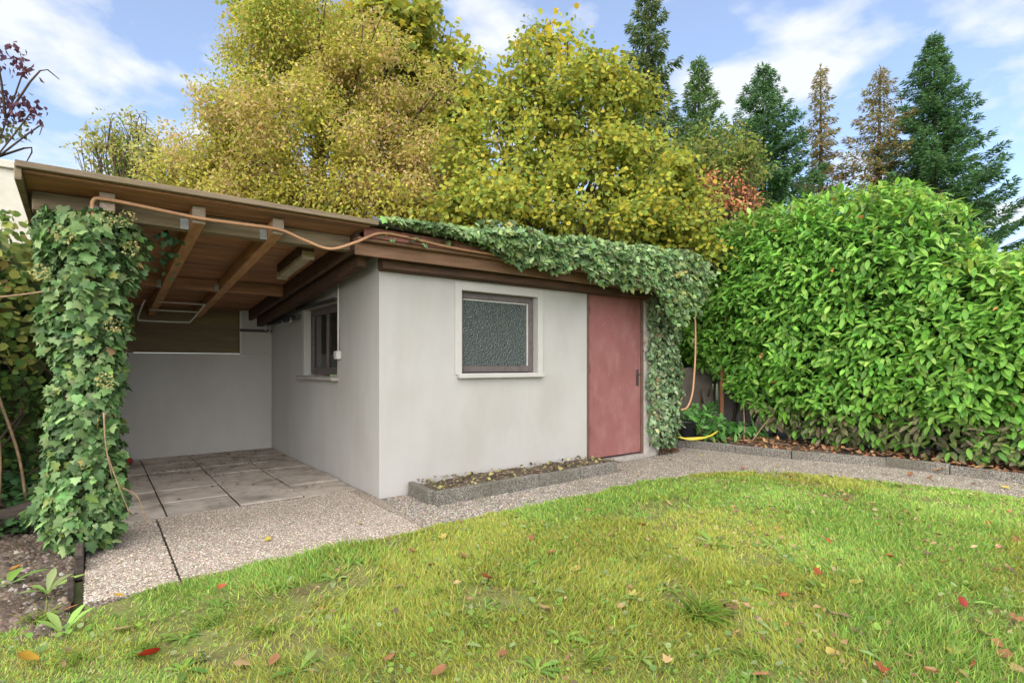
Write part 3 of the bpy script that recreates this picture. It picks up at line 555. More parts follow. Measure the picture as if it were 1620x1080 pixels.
# ivy on the shed roof edge and door pier
ir = empty('ivy_mat', (2.5, -.2, 2.3), 'mat of ivy spreading over the shed roof edge above window and door', 'ivy')
IVG = [(.095, .16, .055), (.07, .125, .042), (.135, .20, .085), (.18, .245, .12), (.05, .092, .035), (.17, .21, .055)]
n = 9500; x = -.15 + 4.4 * rng.random(n) ** .72; q = rng.random(n)
top = np.interp(x, [.1, .6, 1.5, 3, 4.0, 4.7], [.05, .10, .16, .22, .32, .20]); bot = np.interp(x, [.1, .7, 1.2, 2.0, 3.0, 3.5, 3.75, 4.7], [-.02, .05, .14, .19, .26, .30, .55, .5]) * (.15 + 1.7 * vnoise(np.c_[x, 0 * x], 3.4, 3)); top = top * (.5 + vnoise(np.c_[x + 20, 0 * x], 2.3, 3))
x = x + np.where(x > 3.6, rng.normal(0, .16, n), 0); bot = bot * np.clip((4.75 - x) / .5, .2, 1); top = top * np.clip((4.75 - x) / .5, .1, 1); back = rng.random(n) < .45; P = np.zeros((n, 3)); Nn = np.zeros((n, 3)); P[:, 0] = x
lump = 1.7 * (vnoise(np.c_[x, q * 2, 0 * x], 3.0, 3) - .5)
P[back, 1] = (-.35 + 1.9 * q ** 1.3)[back]; P[back, 2] = (2.37 + top * (.35 + .65 * np.sin(np.clip(q * 2.6 + .35, 0, 3.14))) + .28 * lump)[back]; Nn[back] = (-.1, -.45, 1)
f_ = ~back; P[f_, 1] = (-.37 - .05 * np.sin(q * 3.14) - .11 * lump - .05 * rng.random(n) - np.interp(x, [0, 1, 4], [0, .03, .08]))[f_]; hang = np.where(rng.random(n) < .22, .5 + 1.1 * vnoise(np.c_[x * 3, 0 * x], 3.0, 2), 1.0); P[f_, 2] = (2.40 + top * .8 - (bot * hang + top * .8) * q)[f_]; Nn[f_] = (-.1, -1, .35)
p_ = ivy_leaves(P, unit(Nn), .045, .088, IVG, [3, 2, 3, 1.8, 1.6, 1]); foliage(ir, p_[0], p_[1], p_[2], p_[3], L_IVY, p_[4], M['ivy'], 300, f_)
stems('stem', [smooth_path([(.25, -.37, 2.41), (.9, -.40, 2.43), (1.7, -.38, 2.46), (2.8, -.36, 2.48), (4.2, -.3, 2.5)], 6), smooth_path([(1.55, -.40, 2.46), (1.62, -.46, 2.36), (1.68, -.47, 2.22)], 5), smooth_path([(2.2, -.42, 2.44), (2.22, -.48, 2.3), (2.3, -.46, 2.18)], 5)], .010, ir, 'twig')
ip = empty('ivy_pier', (4.1, -.05, 0), 'ivy growing up the pier to the right of the red door', 'ivy')
def rad2(z, a): return np.interp(z, [.1, .3, .8, 1.5, 2.0, 2.3, 2.6], [.2, .33, .37, .36, .38, .44, .30])
P, N, outer = column_pts(7500, 4.03, .02, .12, 2.6, rad2)
P[:, 1] = .02 + (P[:, 1] - .02) * .68; ok = ~((P[:, 0] < 3.66 + .06 * rng.random(len(P)) + .35 * np.clip(.42 - P[:, 2], 0, 1)) & (P[:, 2] < 2.05)); P, N, outer = P[ok], N[ok], outer[ok]
p_ = ivy_leaves(P, N, .04, .078, [(.11, .18, .08), (.08, .13, .06), (.17, .24, .13), (.2, .26, .15), (.055, .09, .04), (.21, .2, .1), (.2, .12, .06)], [3, 2.5, 3, 1.8, 2, .8, .25]); foliage(ip, p_[0], p_[1], p_[2], p_[3], L_IVY, p_[4], M['ivy'], 300, outer & (N[:, 1] < .2))
stems('stem', [smooth_path([(4.05 + d, -.05, 0), (4.1 + d, -.08, .7), (4.05 + d, -.06, 1.5), (4.1 + d, -.05, 2.3)], 5) for d in (-.12, 0, .14)], .015, ip)
# ------------------------------------------------------------------ laurel hedge
hg = empty('laurel_hedge', (6.8, -2, 0), 'tall glossy green laurel hedge filling the right side behind the path', 'hedge')
def hedge_top(y): return np.interp(y, [-7, -3.2, -2.75, -2.55, -2.2, -1.2, -.2, .4, .9, 1.3], [2.35, 2.42, 2.5, 3.2, 3.48, 3.58, 3.60, 3.60, 3.56, 3.4])
def hedge_low(y): return np.interp(y, [-7, -3, -1.2, -.4, .0, .5, 1.2], [.14, .14, .16, .28, .62, 1.1, 1.3])
n = 29000; y = -5.2 + 6.6 * rng.random(n); isf = rng.random(n) < .86; tz = rng.random(n); zt, zl = hedge_top(y), hedge_low(y)
z = zl + (zt - zl) * tz; shape = .18 * np.sin(np.clip(tz, 0, 1) * math.pi) - .45 * np.clip(tz - .72, 0, 1) ** 1.3 * 2
face = 5.98 + np.interp(y, [-5, -3, -1, .4, 1.3], [-.22, -.20, -.14, .05, .40]); lump = vnoise(np.c_[y * 1.0, z * 1.0, 0 * y], 1.5, 3) - .5
dep = rng.random(n) ** 1.8 * .42; P = np.c_[face - shape - .5 * lump + dep, y, z]; Nn = np.tile((-1., -.05, .25), (n, 1)); Nn[:, 2] += np.clip(tz - .7, 0, 1) * 4
tp = ~isf; P[tp] = np.c_[face + .3 + 1.5 * rng.random(n), y, zt - .06 + .25 * lump + .1 * rng.random(n)][tp]; Nn[tp] = (-.3, 0, 1)
end = rng.random(n) < .10; ya = 1.0 + .5 * rng.random(n); xa = 6.1 + 1.6 * rng.random(n); P[end] = np.c_[xa, ya - .25 * lump, hedge_low(ya) + (3.0 - hedge_low(ya)) * rng.random(n)][end]; Nn[end] = (-.6, .1, .3); 
Nn = unit(Nn)
# rosettes: leaves share a shoot direction
cell = np.floor(P * 5.2).astype(int); hsh = (cell[:, 0] * 73 + cell[:, 1] * 179 + cell[:, 2] * 283) % 997
sd = rdir(997)[hsh]; D = .55 * Nn + np.array([0, 0, -.25]) + .5 * sd + .75 * rdir(n); D[:, 2] -= .35 * rng.random(n)
NN = unit(Nn * .8 + np.array([0, 0, .75]) + .38 * rdir(n))
cols = palette(n, [(.095, .225, .032), (.125, .28, .04), (.07, .175, .028), (.16, .31, .05), (.2, .32, .07)], [3, 3, 1.8, 2, 1], .15)
up = np.clip((P[:, 2] - hedge_top(P[:, 1]) + .9) / .9, 0, 1) * rng.random(n); yl = up > .45; cols[yl] = palette(yl.sum(), [(.17, .28, .035), (.22, .30, .045), (.13, .25, .04), (.2, .27, .09)], var=.15)
lowm = (P[:, 2] < .42 + .25 * rng.random(n)) & (P[:, 1] < .1) & (rng.random(n) < .78); cols[lowm] = palette(lowm.sum(), [(.13, .13, .065), (.10, .115, .05), (.15, .13, .08), (.09, .12, .04)], var=.15)
br = rng.random(n) < .0045; cols[br] = palette(br.sum(), [(.42, .17, .06), (.35, .18, .08), (.4, .3, .07)])
k = (vnoise(P, 2.6, 2) > .30) | (dep > .12) | tp; cols = cols * (.8 + .4 * vnoise(P + 5, 1.3, 2))[:, None]; hol = isf & (dep < .06) & ~end
foliage(hg, P[k], D[k], NN[k], (.065 + .095 * rng.random(n))[k], L_LAUREL, cols[k], M['gloss'], 300, hol[k])
pt = []
for yy in np.arange(-4.6, 1.0, .32):
    x0 = 6.45 + .4 * rng.random(); pt.append(smooth_path([(x0, yy, .0), (x0 - .05, yy + .1 * rng.normal(), .7), (x0 + .1, yy + .15 * rng.normal(), 1.7), (x0 + .1, yy + .1, 2.3)], 5))
    pt.append(smooth_path([(x0, yy, .15), (x0 - .25, yy + .2 * rng.normal(), .45), (x0 - .45, yy + .25 * rng.normal(), .8)], 4))
stems('trunk', pt, .03, hg)
# dense inner twiggy core keeps the hedge opaque
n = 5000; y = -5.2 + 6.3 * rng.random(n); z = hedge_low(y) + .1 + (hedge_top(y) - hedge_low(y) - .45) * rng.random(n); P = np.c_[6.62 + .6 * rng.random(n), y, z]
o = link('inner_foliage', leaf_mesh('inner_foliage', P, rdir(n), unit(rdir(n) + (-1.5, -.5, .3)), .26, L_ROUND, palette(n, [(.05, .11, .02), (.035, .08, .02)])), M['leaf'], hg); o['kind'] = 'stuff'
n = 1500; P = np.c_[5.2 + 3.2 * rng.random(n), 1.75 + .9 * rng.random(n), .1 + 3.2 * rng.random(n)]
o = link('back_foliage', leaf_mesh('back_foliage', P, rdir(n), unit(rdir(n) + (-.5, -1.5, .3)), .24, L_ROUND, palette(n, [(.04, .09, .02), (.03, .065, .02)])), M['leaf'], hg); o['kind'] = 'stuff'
stems('bare_shoot', [smooth_path([(5.62, -.28, .06), (5.68, -.25, .3), (5.75, -.2, .62)], 4), smooth_path([(5.55, -.42, .06), (5.75, -.5, .3), (5.95, -.6, .55)], 4), smooth_path([(5.5, -.2, .09), (5.55, -.55, .10), (5.62, -.95, .1)], 4)], .012, hg, 'twig')
# low laurel shoots in the bed corner
ls = empty('laurel_seedling', (5.5, .1, .05), 'low young laurel shoots spreading over the bed beside the bucket', 'shrub')
n = 330; x = rng.random(n); P = np.c_[5.15 + 1.05 * x + rng.normal(0, .08, n), .15 - .35 * x + rng.normal(0, .12, n), .10 + .30 * rng.random(n) * (1 - .55 * x)]
P[:110] = np.c_[5.35 + rng.normal(0, .16, 110), .28 + rng.normal(0, .1, 110), .3 + .22 * rng.random(110)]
foliage(ls, P, unit(rng.normal(size=(n, 3)) + (-.3, -.5, .25)), unit(rng.normal(0, .4, (n, 3)) + (-.3, -.4, 1)), .11 + .07 * rng.random(n), L_LAUREL, palette(n, [(.05, .15, .03), (.08, .2, .04), (.12, .24, .08)]), M['gloss'], 200)
stems('stem', [smooth_path([(5.5 + .3 * rng.normal(), .1 + .1 * rng.normal(), .03), (5.5 + .3 * rng.normal(), .1 + .1 * rng.normal(), .3)], 4) for _ in range(10)], .008, ls)
# yellowing climber on the right of the hedge
yc = empty('yellow_climber', (5.8, -3.3, 0), 'yellowing climber with round leaves over the right end of the hedge', 'climber')
cen = np.array([at(u, v, d) for u, v, d in [(1590, 490, 6.9), (1605, 530, 6.8), (1560, 500, 7), (1600, 580, 6.8), (1540, 600, 7), (1570, 640, 6.9), (1530, 625, 7), (1610, 640, 6.7), (1600, 460, 7), (1620, 600, 6.6)]])
n = 420; P = cen[rng.integers(0, len(cen), n)] + rng.normal(0, .13, (n, 3)) * (.7, 1, .8)
foliage(yc, P, unit(rng.normal(size=(n, 3)) + (-.6, -.3, -.5)), unit(rng.normal(0, .5, (n, 3)) + (-.8, -.3, .6)), .075 + .05 * rng.random(n), L_ROUND, palette(n, [(.30, .30, .07), (.22, .29, .07), (.40, .31, .07), (.16, .25, .06)]), M['leaf'], 200)
stems('stem', [smooth_path([(6.0, -3.3, .05), cen[5], cen[1], cen[8]], 5), smooth_path([cen[5], cen[4], cen[6]], 5)], .008, yc, 'twig')
# ------------------------------------------------------------------ left shrub
lsb = empty('left_shrub', (-3.0, 1, 0), 'dark leafy shrub with yellowing top at far left beside the carport', 'shrub')
n = 13000; y = .3 + 3.4 * rng.random(n); z = .1 + 2.2 * rng.random(n); lump = vnoise(np.c_[y * 1.5, z * 1.5, 0 * z], 1.5, 3) - .5
P = np.c_[-2.62 - .13 * y * 0 - .25 * rng.random(n) ** 2 + .5 * lump * .6 - np.interp(z, [0, .9, 1.6, 2.4], [.35, .35, .05, .25]), y, z]; fr_ = rng.random(n) < .35
P[fr_] = np.c_[-2.4 - 2.2 * rng.random(n), .45 + .35 * lump + .4 * rng.random(n) + np.interp(z, [0, .9, 1.5], [.8, .7, 0]), z][fr_]
cols = palette(n, [(.05, .10, .025), (.035, .075, .02), (.09, .15, .03)]); hi = (z > 1.15) & (rng.random(n) < .7); cols[hi] = palette(hi.sum(), [(.19, .23, .05), (.24, .24, .06), (.13, .2, .05), (.2, .15, .05)])
foliage(lsb, P, unit(rng.normal(size=(n, 3)) + (.4, -.5, -.4)), unit(rng.normal(0, .5, (n, 3)) + (.3, -.7, .6)), .04 + .035 * rng.random(n), L_ROUND, cols, M['leaf'], 300, fr_)
n = 5200; P = np.c_[-5.4 + 3.0 * rng.random(n), 1.9 + 1.4 * rng.random(n), .1 + 2.2 * rng.random(n)]; o = link('inner_foliage', leaf_mesh('inner_foliage', P, rdir(n), unit(rdir(n) + (0, -1.5, .3)), .2, L_ROUND, palette(n, [(.05, .08, .02), (.035, .055, .018), (.09, .11, .03)])), M['leaf'], lsb); o['kind'] = 'stuff'
stems('stem', [smooth_path([(-2.9 + .4 * rng.normal(), 1.2 + .5 * rng.normal(), 0), (-2.9 + .3 * rng.normal(), 1.1 + .5 * rng.normal(), .8), (-2.85 + .3 * rng.normal(), 1 + .5 * rng.normal(), 1.9)], 5) for _ in range(14)], .014, lsb)
il = empty('ground_ivy', (-2.6, .6, 0), 'dark ivy creeping over the earth beside the old log', 'ivy')
n = 900; P = np.c_[-2.3 - 1.3 * rng.random(n), .25 + 1.6 * rng.random(n) ** 1.4, .02 + .12 * rng.random(n)]; P[:, 2] += .25 * np.clip(P[:, 1] - .5, 0, 1)
ok = ~((np.abs(P[:, 0] + 2.6) < .35) & (P[:, 1] < .45)); P = P[ok]; n = len(P); foliage(il, P, unit(rng.normal(size=(n, 3)) * (1, 1, .3) + (.2, -.6, 0)), unit(rng.normal(0, .35, (n, 3)) + (0, -.2, 1)), .05 + .04 * rng.random(n), L_IVY, palette(n, [(.04, .10, .035), (.06, .14, .045), (.03, .07, .025)]), M['ivy'], 150)
#@@TREES
# ------------------------------------------------------------------ trees
def limb_tree(tr, base, height, tips, r0, seed_bend=.2):
    b = MB(); base = np.asarray(base, float); top = base + (0, 0, height * .8)
    k = smooth_path([base - (0, 0, .1), base + (.1, .05, height * .3), base + (-.08, 0, height * .55), top], 6); b.tube(k, np.linspace(r0, r0 * .2, len(k)), 8)
    link('trunk', b.mesh('trunk', True), M['bark'], tr); b = MB()
    for t in tips:
        h = np.clip((t[2] - base[2]) * (.35 + .3 * rng.random()), .3, height * .75); s = base + (0, 0, h); d = t - s; mid = s + d * .5 + (0, 0, -.1 * np.linalg.norm(d[:2])) + rng.normal(0, .12, 3)
        p = smooth_path([s, mid, t], 5); b.tube(p, np.linspace(r0 * .28, .008, len(p)), 5, False)
        for _ in range(2):
            q = t + rdir(1)[0] * (.35 + .3 * rng.random()); p2 = smooth_path([mid * .4 + t * .6, (t + q) / 2 + rng.normal(0, .05, 3), q], 3); b.tube(p2, np.linspace(.014, .004, len(p2)), 4, False)
    link('branch', b.mesh('branch', True), M['bark'], tr)
def crown(tr, base, height, ells, n_clump, n_leaf, crad, lsize, tm, cols, wts, m, r0, n_obj=0, face=.0, patch=None, front=.0, gap=0, gsc=1.4):
    """ells: (u, v, depth, radius across, radius up, weight) of the crown's lobes"""
    E = [(at(u, v, d), ra, rv) for u, v, d, ra, rv, w in ells]; w = np.array([e[5] for e in ells], float); ch = rng.choice(len(E), n_clump, p=w / w.sum()); C = []
    for c in ch:
        ce, ra, rv = E[c]; d = rdir(1)[0]; rr = rng.random() ** .38
        if front and d @ FWD > 0 and rng.random() < front: d = d - 2 * (d @ FWD) * FWD
        C.append(ce + d * rr * np.array([ra, ra, rv]))
    C = np.array(C); limb_tree(tr, base, height, C[rng.choice(n_clump, min(n_clump, 70), False)], r0)
    idx = rng.integers(0, n_clump, n_leaf); cr = (crad * (.6 + .8 * rng.random(n_clump)))[idx][:, None]; d = rdir(n_leaf); rr = rng.random((n_leaf, 1)) ** .5
    P = C[idx] + d * rr * cr * (1, 1, .75); N = unit(d * .6 + (0, 0, .6) - FWD * .35 + rng.normal(0, .45, (n_leaf, 3))); D = unit(d * .5 + rng.normal(0, .6, (n_leaf, 3)) + (0, 0, -.45))
    c = palette(n_leaf, cols, wts, .16); cc = palette(n_clump, [(1, 1, 1)], var=.14)[idx]; c = np.clip(c * cc, .004, .9)
    if patch: c = patch(P, c)
    if gap:
        k = vnoise(P + 31, gsc, 2) > gap; P, D, N, c = P[k], D[k], N[k], c[k]; n_leaf = len(P)
    foliage(tr, P, D, N, lsize * (.65 + .7 * rng.random(n_leaf)), tm, c, m, n_obj)
def gxy(u, d): p = at(u, 577, d); return np.array([p[0], p[1], 0.])
# big tree overgrown with fine brownish foliage
t1 = empty('overgrown_tree', gxy(505, 11.5), 'broad tree overgrown with fine brownish green foliage behind the carport', 'tree')
def pat1(P, c):
    q = vnoise(P, .9, 3); tan = (q > .56) & (rng.random(len(P)) < .5); c[tan] = palette(tan.sum(), [(.33, .24, .11), (.38, .29, .13), (.30, .22, .08)]); g = (q < .38) & (rng.random(len(P)) < .5); c[g] = palette(g.sum(), [(.14, .2, .03), (.2, .24, .03)]); return c
crown(t1, gxy(505, 11.5), 8.5, [(500, 90, 11.5, 1.35, 1.3, 3), (430, 130, 11.5, 1.0, 1.2, 2), (420, 320, 10.6, 1.3, .6, 2), (540, 335, 10.4, 1.3, .5, 2), (590, 160, 11.3, 1.5, 1.5, 3), (470, 230, 11, 1.9, 1.3, 4), (360, 260, 11.2, 1.2, .9, 2), (610, 280, 11, 1.7, 1.0, 3), (310, 310, 11.3, .9, .55, 1.2), (640, 330, 10.5, 1.3, .7, 1.5)], 420, 120000, .48, .07, L_SMALL, [(.33, .30, .045), (.27, .28, .045), (.37, .33, .055), (.33, .27, .09), (.22, .25, .04)], [3, 2.5, 2, 2, 1], M['leaf'], .2, patch=pat1, front=.6)
# maple behind it
t2 = empty('maple_tree', gxy(620, 13.5), 'yellowing maple with large loose leaves behind the overgrown tree', 'tree')
crown(t2, gxy(620, 13.5), 10, [(560, 40, 13.5, 1.6, 1.2, 2), (630, 90, 13.5, 1.5, 1.6, 3), (700, 190, 13.3, 1.2, 1.7, 2.5), (440, 60, 13.5, 1.2, 1.0, .7), (690, 280, 13, 1.0, 1.2, 2)], 210, 15000, .5, .15, L_MAPLE, [(.28, .27, .035), (.36, .32, .035), (.2, .24, .04), (.14, .2, .04)], [3, 2, 2, 1], M['leaf'], .17)
# hazel
t3 = empty('hazel_tree', gxy(900, 9.6), 'wide yellow green hazel with round leaves rising behind the ivy roof', 'tree')
crown(t3, gxy(900, 9.6), 6.4, [(830, 150, 10, 1.15, 1.1, 2.2), (900, 170, 9.8, 1.3, 1.0, 2.2), (960, 200, 9.6, 1.0, 1.1, 2), (780, 250, 9.8, 1.1, 1.0, 2), (880, 270, 9.2, 1.2, .9, 2.5), (1000, 290, 9.0, 1.0, .8, 2), (1060, 300, 9.3, .8, .6, 1.4), (840, 340, 8.8, 1.3, .5, 1.8), (990, 350, 8.6, .9, .5, 1.6), (1085, 375, 8.7, .5, .5, .9), (730, 330, 9, .7, .6, 1)], 520, 54000, .33, .069, L_ROUND, [(.29, .28, .035), (.24, .265, .04), (.34, .30, .035), (.19, .245, .045), (.14, .2, .04)], [3, 3, 1.6, 2.4, 1.3], M['leaf'], .13, 300, front=.5, gap=.40, gsc=1.5)
b = MB()
for u, v, d in [(835, 60, 9.9), (900, 60, 9.8), (870, 30, 9.9), (965, 90, 9.6), (790, 110, 10)]:
    p = smooth_path([at(u + 30, v + 220, 9.7), at(u + 10, v + 90, d), at(u, v, d)], 6); b.tube(p, np.linspace(.02, .004, len(p)), 5, False)
link('shoot', b.mesh('shoot', True), M['bark'], t3)
n = 420; q = rng.integers(0, 5, n); A = np.array([at(u, v, d) for u, v, d in [(835, 60, 9.9), (900, 60, 9.8), (870, 30, 9.9), (965, 90, 9.6), (790, 110, 10)]])[q]; P = A + np.c_[rng.normal(0, .16, (n, 2)), -.9 * rng.random(n) + .1]
o = link('shoot_foliage', leaf_mesh('shoot_foliage', P, rdir(n) - (0, 0, .5), rdir(n) - FWD, .12, L_ROUND, palette(n, [(.34, .31, .025), (.28, .29, .03), (.4, .3, .03)])), M['leaf'], t3); o['kind'] = 'stuff'
# dead reddish shrub + small evergreen between hazel and hedge
t4 = empty('withered_shrub', gxy(1150, 10.3), 'withered reddish brown shrub between the hazel and the hedge', 'shrub')
crown(t4, gxy(1150, 10.3), 3.6, [(1125, 305, 10.3, .45, .4, 1), (1158, 318, 10.2, .42, .42, 1.3), (1110, 345, 10.2, .3, .35, .6)], 34, 2600, .2, .07, L_SMALL, [(.34, .13, .06), (.26, .10, .05), (.36, .18, .08)], None, M['dry'], .05)
t4b = empty('green_shrub', gxy(1120, 11), 'loose green shrub behind the withered shrub and the roof ivy', 'shrub')
crown(t4b, gxy(1120, 11), 4.2, [(1110, 265, 11.2, 1.0, .8, 1.5), (1160, 290, 11, .9, .6, 1.3), (1100, 370, 10.4, .8, .9, 1.3), (1050, 400, 10.2, .9, .5, 1)], 90, 12000, .35, .085, L_SMALL, [(.14, .2, .04), (.2, .24, .04), (.1, .16, .035), (.24, .22, .06)], None, M['leaf'], .07)
# sparse small tree left
t5 = empty('sparse_tree', gxy(205, 15), 'small sparse half bare tree above the carport roof at left', 'tree')
crown(t5, gxy(200, 15), 7.8, [(200, 235, 15, 1.0, .7, 2), (240, 250, 15, .9, .6, 2), (170, 245, 15, .7, .5, 1), (205, 205, 15, .55, .5, .8), (210, 280, 15, .8, .5, 2), (280, 265, 14.5, .9, .5, 1.6)], 90, 3600, .35, .11, L_SMALL, [(.27, .27, .07), (.2, .22, .06), (.32, .28, .08)], None, M['leaf'], .09)
n = 500; P = at(197, 275, 14.8) + rng.normal(0, 1, (n, 3)) * (.18, .18, .55); o = link('ivy_growth', leaf_mesh('ivy_growth', P, rdir(n) - (0, 0, .5), rdir(n), .12, L_SMALL, palette(n, [(.09, .17, .03), (.13, .2, .04)])), M['leaf'], t5); o['kind'] = 'stuff'
# purple-leaved branch reaching in from the left
t6 = empty('purple_plum_tree', gxy(-130, 6.2), 'purple leaved tree reaching into the upper left corner', 'tree')
limb_tree(t6, gxy(-130, 6.2), 5.0, np.array([at(40, 105, 6), at(48, 180, 6), at(-60, 100, 6)]), .045)
cen = np.array([at(u, v, 6) for u, v in [(8, 72), (25, 82), (12, 100), (40, 108), (5, 140), (20, 150), (8, 165), (45, 165), (50, 178), (25, 180), (12, 190), (30, 195), (8, 212), (25, 212), (-60, 100), (-80, 150), (-70, 200), (-90, 60)]])
n = 300; P = cen[rng.integers(0, len(cen), n)] + rng.normal(0, .055, (n, 3)); c = palette(n, [(.07, .03, .045), (.10, .045, .055), (.05, .025, .035)]); g = (P[:, 2] < at(0, 193, 6)[2]); c[g] = palette(g.sum(), [(.11, .14, .05), (.09, .07, .05)])
foliage(t6, P, unit(rng.normal(0, .6, (n, 3)) - (0, 0, .7)), rdir(n), .06 + .03 * rng.random(n), L_SMALL, c, M['leaf'])
# conifers
def conifer(name, label, u, vtop, d, rad, nb, cols, dens=1.0, droop=.25, gaps=0., tipcol=None, lean=(0, 0), twig=.24, z0=3.2, profile=1.0, group='conifers behind the hedge'):
    base = gxy(u, d); H = at(u, vtop, d)[2]; tr = empty(name, base, label, 'tree', group); b = MB(); top = base + (lean[0], lean[1], H)
    b.tube([base - (0, 0, .1), base * .5 + top * .5 + (0.03, 0, 0), top], [.22, .12, .012], 8); link('trunk', b.mesh('trunk', True), M['bark'], tr)
    bb = MB(); PP = []; DD = []; NN_ = []; SS = []; CC = []; ga = 2.4
    for i in range(nb):
        t = (i + rng.random()) / nb; t = t ** .9; z = z0 + (H - z0) * t; R = rad * (1 - t) ** profile * (.34 + .98 * rng.random() ** .8) + .14
        if rng.random() < gaps: R *= .35
        a = i * ga + rng.normal(0, .3); dr = np.array([math.cos(a), math.sin(a), 0]); s = base + (top - base) * (z / H)
        L = R; p1 = s + dr * L * .5 + (0, 0, -droop * L * .35); p2 = s + dr * L + (0, 0, -droop * L * .45 + .22 * L)
        if bb is not None and i % 2 == 0: pp = np.array([s, p1, p2]); bb.tube(pp, np.array([.03, .018, .006]) * (1.2 - t), 4, False)
        k = int((24 + 130 * L) * dens); f = rng.random(k) ** .65; f1 = np.clip(f * 2, 0, 1)[:, None]; f2 = np.clip(f * 2 - 1, 0, 1)[:, None]
        Q = s + (p1 - s) * f1 + (p2 - p1) * f2; side = np.cross(dr, (0, 0, 1.)); sg = rng.choice([-1, 1], k)[:, None]; off = (.32 * L * (1 - f) + .07)[:, None] * rng.random((k, 1))
        Q = Q + side * sg * off + np.c_[np.zeros((k, 2)), -.18 * rng.random(k) - off[:, 0] * .25]
        Dd = unit(dr * .8 + side * sg * .7 + rng.normal(0, .35, (k, 3)) + np.c_[np.zeros((k, 2)), -droop + .15 * f])
        PP.append(Q); DD.append(Dd); NN_.append(unit(rng.normal(0, .45, (k, 3)) + (0, 0, 1) - .35 * FWD)); SS.append(twig * (.5 + .8 * rng.random(k)) * (.55 + .45 * (1 - t)))
        CC.append(palette(k, cols, None, .2) * (1 + .0 * f[:, None]))
    k = 26; PP.append(top - np.c_[np.zeros((k, 2)), .9 * rng.random(k)]); DD.append(unit(rng.normal(0, .5, (k, 3)) + (0, 0, 1.))); NN_.append(rdir(k)); SS.append(np.full(k, .16)); CC.append(palette(k, cols))
    P = np.concatenate(PP); c = np.concatenate(CC)
    if tipcol: c = tipcol(P, c, H)
    link('branch', bb.mesh('branch', True), M['bark'], tr)
    foliage(tr, P, np.concatenate(DD), np.concatenate(NN_), np.concatenate(SS), L_TUFT, np.clip(c, .004, .9), M['leaf'])
GRN = [(.085, .15, .045), (.065, .12, .038), (.115, .19, .055)]; BLU = [(.06, .13, .045), (.075, .155, .055), (.045, .10, .04), (.10, .185, .07)]
BRN = [(.17, .17, .05), (.22, .17, .07), (.13, .15, .045), (.25, .16, .08)]
conifer('tall_spruce', 'tallest conifer rising out of frame behind the hazel', 1025, -60, 15, 1.9, 170, [(.09, .13, .04), (.12, .15, .05), (.06, .1, .035)], 1.0, .5, .1)
conifer('dark_conifer', 'dark green conifer with upswept tips just right of the hazel', 1105, 92, 18, 2.8, 190, GRN, 1.0, .0, .05)
conifer('dark_conifer', 'rounded dark green conifer standing between hazel and thin brown conifers', 1207, 102, 19, 2.7, 210, BLU, 1.2, .25, .05, profile=.8)
conifer('thin_conifer', 'thin brown browning conifer, left one of the pair', 1298, 105, 20, 1.9, 140, BRN, .7, .35, .2)
conifer('thin_conifer', 'thin brown browning conifer, right one of the pair', 1380, 105, 19.5, 2.3, 150, BRN, .75, .3, .2, lean=(.3, -.15), profile=.7)
conifer('large_spruce', 'large blue green spruce towering over the right end of the hedge', 1478, 55, 19, 2.75, 290, BLU, 1.15, .1, .03, profile=.85)
#@@LAWN
# ------------------------------------------------------------------ grass
def grass():
    n = 620000; P = np.c_[-4.5 + 9.6 * rng.random(n), -5.0 + 4.1 * rng.random(n)]
    d = (P - CAM[:2]) @ FWD[:2]; s = (P - CAM[:2]) @ RGT[:2]; ok = inside(P + np.c_[vnoise(P, 4, 3) - .5, vnoise(P + 50, 4, 3) - .5] * .16, LAWN) & (d > 1.2) & (np.abs(s) < d * 1.05 + .4)
    P, d = P[ok], d[ok]; keep = rng.random(len(P)) < np.clip(3.2 / d, 0, 1) ** 1.5 * 1.0; P, d = P[keep], d[keep]
    bare = vnoise(P, 2.4, 3); keep = rng.random(len(P)) < np.clip((bare - .27) * 6, .10, 1); P, d = P[keep], d[keep]; n = len(P)
    tall = vnoise(P + 40, 1.3, 3); h = (.019 + .036 * np.clip(tall - .3, 0, 1) * 2) * (.55 + .9 * rng.random(n)); tuft = vnoise(P + 9, 3.5, 2) > .68; h[tuft] *= 1.25
    a0 = vnoise(P, .8, 2) * 14; D = np.c_[np.cos(a0) * .7 + rng.normal(0, .75, n), np.sin(a0) * .7 + rng.normal(0, .75, n), .35 + .75 * rng.random(n)]
    N = np.c_[rng.normal(0, .6, (n, 2)), np.ones(n)]; w = (.0034 + .0026 * rng.random(n)) * np.clip(d / 2.6, .85, 2.2)
    c = palette(n, [(.185, .30, .055), (.16, .285, .055), (.235, .325, .065), (.28, .325, .08), (.135, .25, .06)], [3, 2.4, 2.6, 1.6, 1.6], .17); q = vnoise(P + 90, 1.0, 4); mossy = rng.random(n) < np.clip((q - .46) * 5, 0, .75); c[mossy] = palette(mossy.sum(), [(.26, .28, .045), (.24, .26, .04), (.28, .27, .07)])
    dead = rng.random(n) < .05; c[dead] = palette(dead.sum(), [(.34, .27, .13), (.28, .2, .09)])
    ob = link('grass', leaf_mesh('grass', np.c_[P, np.full(n, -.006)], D, N, h, L_BLADE, c, w, False), M['grass']); tag(ob, 'short mossy green lawn grass', 'grass', kind='stuff')
grass()
